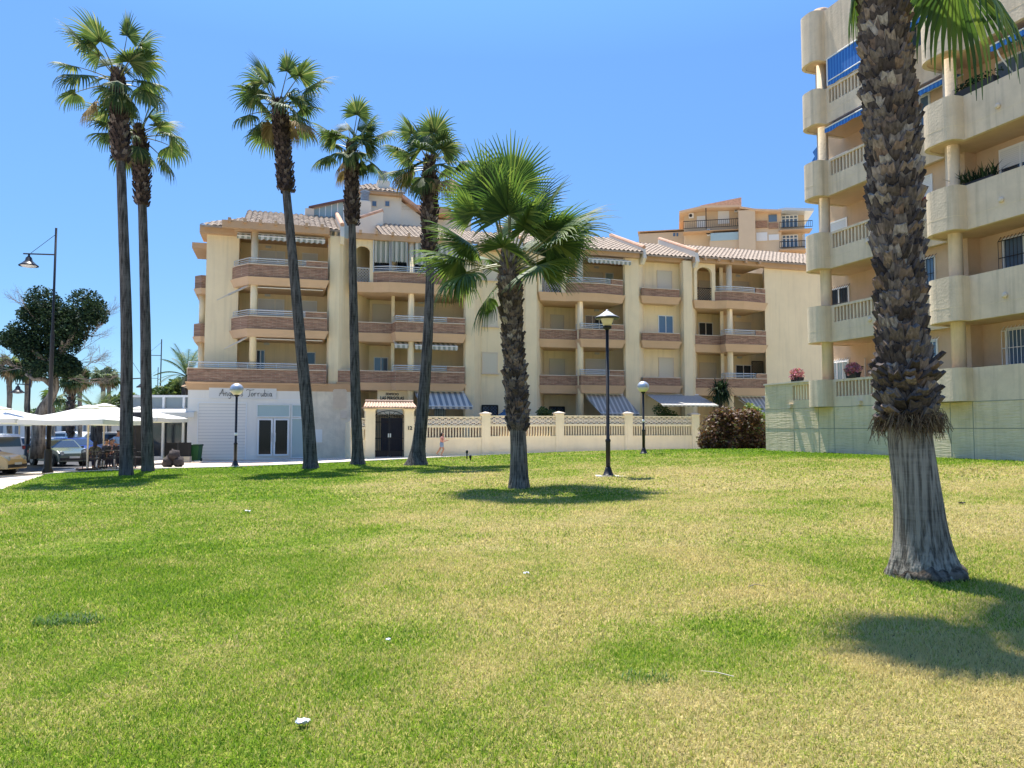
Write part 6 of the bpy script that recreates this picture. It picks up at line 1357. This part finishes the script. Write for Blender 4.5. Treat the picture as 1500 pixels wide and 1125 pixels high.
# ================================================================ people
def skin_obj(name, chains, m, parent, sub=1):
    vs, es, rs, idx = [], [], [], {}
    for ch in chains:
        prev = None
        for p, r in ch:
            key = tuple(round(c, 4) for c in p)
            if key not in idx: idx[key] = len(vs); vs.append(p); rs.append(r)
            i = idx[key]
            if prev is not None and prev != i: es.append((prev, i))
            prev = i
    me = bpy.data.meshes.new(name); me.from_pydata(vs, es, []); me.materials.append(m); o = bpy.data.objects.new(name, me); COL.objects.link(o)
    sk = o.modifiers.new('skin', 'SKIN'); sk.use_smooth_shade = True
    me.skin_vertices if me.skin_vertices else None
    for i, r in enumerate(rs):
        d = me.skin_vertices[0].data[i]; d.radius = (r, r) if not isinstance(r, tuple) else r; d.use_root = (i == 0)
    sb = o.modifiers.new('sub', 'SUBSURF'); sb.levels = sb.render_levels = sub; o.parent = parent
    bpy.context.view_layer.update(); dg = bpy.context.evaluated_depsgraph_get(); nm = bpy.data.meshes.new_from_object(o.evaluated_get(dg)); o.modifiers.clear(); o.data = nm
    if not nm.materials: nm.materials.append(m)
    for pl in nm.polygons: pl.use_smooth = True
    return o
def person(b, rz, H, label, legs, arms, clothes, hair, seated=False, lean=0.0, skirtlen=.0, parent=None):
    """legs/arms: per side (knee, ankle) / (elbow, wrist) in units of H, x right, y forward(-y), z up"""
    r = empty('person', b, rz); tag(r, label, 'person'); h = H
    hz = .50*h if not seated else .30*h; P = Vector((0,0,hz)); ch = P + Vector((0,-lean*h,.22*h)); nk = ch + Vector((0,-lean*.4*h,.10*h)); hd = nk + Vector((0,-.01*h,.035*h))
    chains = [[(tuple(P),.085*h*.62),(tuple((P+ch)/2),.068*h),(tuple(ch),.085*h),(tuple(nk),.032*h),(tuple(hd),.040*h),(tuple(hd+Vector((0,-.006*h,.045*h))),.058*h),(tuple(hd+Vector((0,.004*h,.085*h))),.042*h)]]
    chains.append([(tuple(hd+Vector((0,-.006*h,.045*h))),.058*h),(tuple(hd+Vector((0,-.055*h,.03*h))),.022*h)])
    feet = []
    for s, (kn, an) in zip((-1, 1), legs):
        hp = P + Vector((s*.052*h,0,-.02*h)); kn = Vector(kn)*h; an = Vector(an)*h; toe = an + Vector((0,-.10*h,-.025*h))
        chains.append([(tuple(P),.085*h*.62),(tuple(hp),.062*h),(tuple(kn),.038*h),(tuple((kn+an)/2),.033*h),(tuple(an),.021*h),(tuple(toe),.017*h)])
    for s, (el, wr) in zip((-1, 1), arms):
        sh = ch + Vector((s*.105*h,0,.045*h)); el = Vector(el)*h; wr = Vector(wr)*h; hd_ = wr + (wr-el).normalized()*.045*h; d = (wr-el).normalized(); sd_ = d.cross(Vector((0,0,1)));
        sd_ = sd_.normalized() if sd_.length > .1 else Vector((1,0,0))
        chains.append([(tuple(ch),.085*h),(tuple(sh),.036*h),(tuple(el),.024*h),(tuple(wr),.016*h),(tuple(hd_),.019*h)])
        for f in range(4): fb = hd_ + sd_*(f-1.5)*.011*h; chains.append([(tuple(hd_),.019*h),(tuple(fb+d*.025*h),.0055*h),(tuple(fb+d*(.045-.004*abs(f-1))*h+DN*.01*h),.005*h)])
        chains.append([(tuple(hd_),.019*h),(tuple(hd_+sd_*.028*h+d*.008*h),.0055*h)])
    skin_obj('body', chains, M['skin'], r)
    top, bot = clothes
    if top: 
        cs = [[(tuple(P+Vector((0,0,.03*h))),.09*h),(tuple((P+ch)/2),.082*h),(tuple(ch),.098*h),(tuple(ch+Vector((0,0,.055*h))),.055*h)]]
        for s, (el, wr) in zip((-1, 1), arms): sh = ch + Vector((s*.105*h,0,.045*h)); cs.append([(tuple(ch),.098*h),(tuple(sh),.046*h),(tuple((sh+Vector(el)*h)/2),.038*h)])
        skin_obj('shirt', cs, top, r)
    if bot:
        cs = [[(tuple(P+Vector((0,0,.11*h))),.080*h),(tuple(P+Vector((0,0,.04*h))),.094*h),(tuple(P),.098*h)]]
        for s, (kn, an) in zip((-1, 1), legs):
            hp = P + Vector((s*.052*h,0,-.02*h)); k = .5 if skirtlen < .5 else 1; kn = Vector(kn)*h; an = Vector(an)*h; c = [(tuple(P),.098*h),(tuple(hp),.086*h),(tuple(hp.lerp(kn, .3)),.078*h),(tuple(hp.lerp(kn, k+.1 if k < 1 else 1)),.068*h if k < 1 else .05*h)]
            if k == 1: c.append((tuple(kn.lerp(an,.85)),.034*h))
            cs.append(c)
        skin_obj('shorts' if skirtlen < .5 else 'trousers', cs, bot, r)
    hc = hd + Vector((0,.014*h,.062*h)); cs = [[(tuple(hc+Vector((0,-.02*h,.02*h))),.056*h),(tuple(hc+Vector((0,.02*h,-.005*h))),.060*h)]]
    if hair: cs[0] += [(tuple(hc+Vector((0,.045*h,-.07*h))),.052*h),(tuple(hc+Vector((0,.05*h,-.17*h))),.045*h),(tuple(hc+Vector((0,.05*h,-.22*h))),.02*h)]
    skin_obj('hair', cs, M['hair'], r)
    for s in (-1, 1):
        e = hd + Vector((s*.021*h,-.058*h,.05*h)); lathe_child('eye', [(0.0,-.006*h),(.006*h,0),(0.0,.006*h)], M['black'], r, n=6, x=e.x, y=e.y, z=e.z, cap=False)
    mb = MB(); m_ = hd + Vector((0,-.062*h,.018*h)); mb.tube([m_-Vector((.016*h,0,0)), m_+Vector((0,-.003*h,0)), m_+Vector((.016*h,0,0))], .003*h, 5); mb.build('mouth', M['redl'], r)
    return r
M['denim'] = mat('grey blue denim', (.20,.26,.34), .9); M['ltblue'] = mat('light blue shirt', (.22,.34,.55), .9); M['navyc'] = mat('dark clothing', (.03,.03,.05), .9); M['khaki'] = mat('olive shirt', (.16,.15,.09), .9); M['pink'] = mat('coral top', (.55,.25,.2), .8)
p = at(647, 670, 40.2); person(Vector((p.x, 40.2, gh(p.x,40.2))), R(78), 1.27, 'child with long dark hair and denim shorts walking past the fence', [((-.05,-.10,.27),(-.05,.02,.05)),((.05,.10,.27),(.05,.24,.09))], [((-.15,-.08,.62),(-.12,-.22,.64)),((.15,-.06,.60),(.12,-.20,.64))], (M['pink'], M['denim']), True, lean=.02)
p = at(171, 660, 34.6); person(Vector((p.x, 34.6, gh(p.x,34.6))), R(70), 1.72, 'man in light blue shirt standing at the cafe tables', [((-.055,-.02,.27),(-.06,.0,.04)),((.055,-.01,.27),(.06,.01,.04))], [((-.15,-.02,.62),(-.13,-.17,.60)),((.15,-.02,.62),(.13,-.16,.64))], (M['ltblue'], M['navyc']), False, lean=.03, skirtlen=1)
seat = [((-.07,-.22,.27),(-.07,-.22,.04)),((.07,-.22,.27),(.07,-.22,.04))]
for px, Y, rz, lab, top in ((154,33.55,R(160),'guest in dark clothes seated under the white parasol with back turned','navyc'),(139,34.8,R(200),'guest in olive shirt seated behind the parasol pole','khaki'),(163,35.4,R(20),'guest in coral top seated beside the standing man','pink')):
    p = at(px, 660, Y); person(Vector((p.x, Y, gh(p.x,Y))), rz, 1.68, lab, seat, [((-.15,-.07,.40),(-.08,-.20,.42)),((.15,-.07,.40),(.08,-.20,.43))], (M[top], M['navyc']), px == 139, True, .03, 1)
# ================================================================ flowers, plants, litter
M['flower'] = leafmat('pink blossom', [(0, (.40,.10,.16)), (.6, (.55,.22,.28)), (1, (.10,.14,.05))], .6, .2)
def pot(p, label, m='flower', s=.42, n=500, spiky=False, wide=1, rz=WPHI, w_=.55):
    r = empty('flower_box' if not spiky else 'planter', p, rz); tag(r, label, 'plant'); rng = random.Random(int(p.x*10)); mb = MB(); mb.prism([(-w_*.45,-.1),(w_*.45,-.1),(w_*.45,.1),(-w_*.45,.1)], 0, .2, 0, .03); mb.build('box', M['dark'], r); mb = MB()
    if spiky:
        for i in range(n):
            c = Vector((rng.uniform(-.5,.5)*w_, rng.uniform(-.08,.08), .18)); a = rng.uniform(0,6.28); e = rng.uniform(.5,1.4); d = Vector((math.cos(a)*math.cos(e), math.sin(a)*math.cos(e), math.sin(e))); sd_ = Vector((-math.sin(a), math.cos(a), 0))*.018; L_ = s*rng.uniform(.5,1)
            mb.add([c-sd_, c+sd_, c+d*L_*.6+sd_, c+d*L_*.6-sd_, c+d*L_+Vector((d.x,d.y,-.1))*.1], [(0,1,2,3),(3,2,4)])
    else: leaves(mb, n, lambda i: inball((0,0,.34), (w_*.62*wide, .26, s*.62), rng, .2), .09, rng, asp=1.3)
    mb.build('foliage', M[m], r); return r
def onw(px, v, z): u = WU(px, v, 560); q = WO + wd*u + wn*v; return Vector((q.x, q.y, z))
pot(onw(1168, .1, tz+.02), 'pink flowers in dark box on the wall left of the first column', wide=.9); pot(onw(1250, .08, PW[0]-Z5+.01), 'pink flowers in dark box on the balustrade right of the first column', wide=1)
pot(onw(1446, .1, PW[3]-Z5+.0), 'row of small dark plants on the upper balcony parapet at right', 'ficus', .18, 260, w_=1.5); pot(onw(1440, .35, PW[2]-Z5-.05), 'spiky green plants behind the parapet one storey lower', 'ficus', .62, 160, True, w_=1.5)
pot(onw(1358, .82, PW[2]-Z5-.05), 'red flowers on the parapet beside the near palm trunk', 'redfl', .12, 200, w_=.7) if 'redfl' in M else None
M['redfl'] = leafmat('red blossom', [(0, (.45,.02,.03)), (.7, (.35,.03,.05)), (1, (.05,.08,.03))], .6, .1); pot(onw(1358, .82, PW[2]-Z5-.0), 'red flowers on the parapet beside the near palm trunk', 'redfl', .14, 260, w_=.7)
M['paper'] = mat('white paper', (.8,.8,.8), .7)
def scrap(px, py, s, label, m='paper', n=6):
    p = G(px, py); mb = MB(); rng = random.Random(px); k = 5; z0 = p.z + .04; vs = [(p.x + (i/(k-1)-.5)*s*2*rng.uniform(.7,1.1), p.y + (j/(k-1)-.5)*s*1.6*rng.uniform(.6,1.2), z0 + rng.uniform(0, s*.6)) for j in range(k) for i in range(k)]
    fs = [(j*k+i, j*k+i+1, (j+1)*k+i+1, (j+1)*k+i) for j in range(k-1) for i in range(k-1)]; mb.add(vs + [(x, y, z-.006) for x, y, z in vs], fs + [tuple(q+k*k for q in f[::-1]) for f in fs]); tag(mb.build('litter', M[m]), label, 'litter')
scrap(443, 1071, .035, 'crumpled white paper scrap lying in the near grass at lower left'); scrap(568, 946, .018, 'small round white scrap in the grass above the crumpled paper'); scrap(362, 753, .06, 'pale scrap on the lawn left of the middle palm shadow'); scrap(771, 846, .03, 'pale scrap in the middle of the dry lawn')
M['blackp'] = mat('dark scrap', (.03,.03,.03), .8); scrap(1410, 741, .05, 'small black scrap on the lawn right of the near palm', 'blackp')
for px, py, h_, lab in ((684, 669, .28, 'taller sprinkler riser by the path'), (689, 671, .12, 'short sprinkler riser by the path')):
    p = G(px, py+4); r = empty('sprinkler', p); tag(r, lab, 'sprinkler'); lathe_child('riser', [(.03,0),(.03,h_)], M['black'], r, n=8); lathe_child('head', [(.05,h_),(.055,h_+.1),(.03,h_+.13)], M['black'], r, n=10)

def twig(px, py, L_, a, label, m='twig', r=.004):
    p = G(px, py); mb = MB(); d = Vector((math.cos(a), math.sin(a), 0)); mb.tube([p+Vector((0,0,.04)), p+d*L_*.5+Vector((0,0,.055))+Vector((-d.y,d.x,0))*.02, p+d*L_+Vector((0,0,.042))], [r, r*.8, r*.4], 5); tag(mb.build('fallen_twig', M[m]), label, 'twig')
twig(1096, 866, .16, .1, 'thin dark twig lying in the dry grass right of centre'); twig(1075, 1002, .2, 2.6, 'pale straw stalk lying in the near grass at right', 'coping', .003)
def tuft(px, py, n, r, h, label):
    p = G(px, py); mb = MB(); rng = random.Random(px)
    for i in range(n):
        a = rng.uniform(0, 6.28); q = r*math.sqrt(rng.random()); b = p + Vector((q*math.cos(a)*1.8, q*math.sin(a), 0)); le = rng.uniform(0, 6.28); hh = h*rng.uniform(.5, 1.1); w_ = .0035
        d = Vector((math.cos(le), math.sin(le), 0)); s_ = Vector((-d.y, d.x, 0))*w_
        mb.add([b-s_, b+s_, b+s_+d*hh*.25+Vector((0,0,hh*.7)), b-s_+d*hh*.25+Vector((0,0,hh*.7)), b+d*hh*.6+Vector((0,0,hh))], [(0,1,2,3),(3,2,4)])
    tag(mb.build('grass_tuft', M['tuft']), label, 'grass tuft')
M['tuft'] = leafmat('dark grass', [(0, (.05,.11,.03)), (1, (.12,.20,.05))], .6, .35)
tuft(100, 916, 420, .16, .085, 'darker bluish grass tuft in the green lawn at lower left')
tuft(950, 1003, 160, .1, .06, 'small grass tuft below the bright green patch')
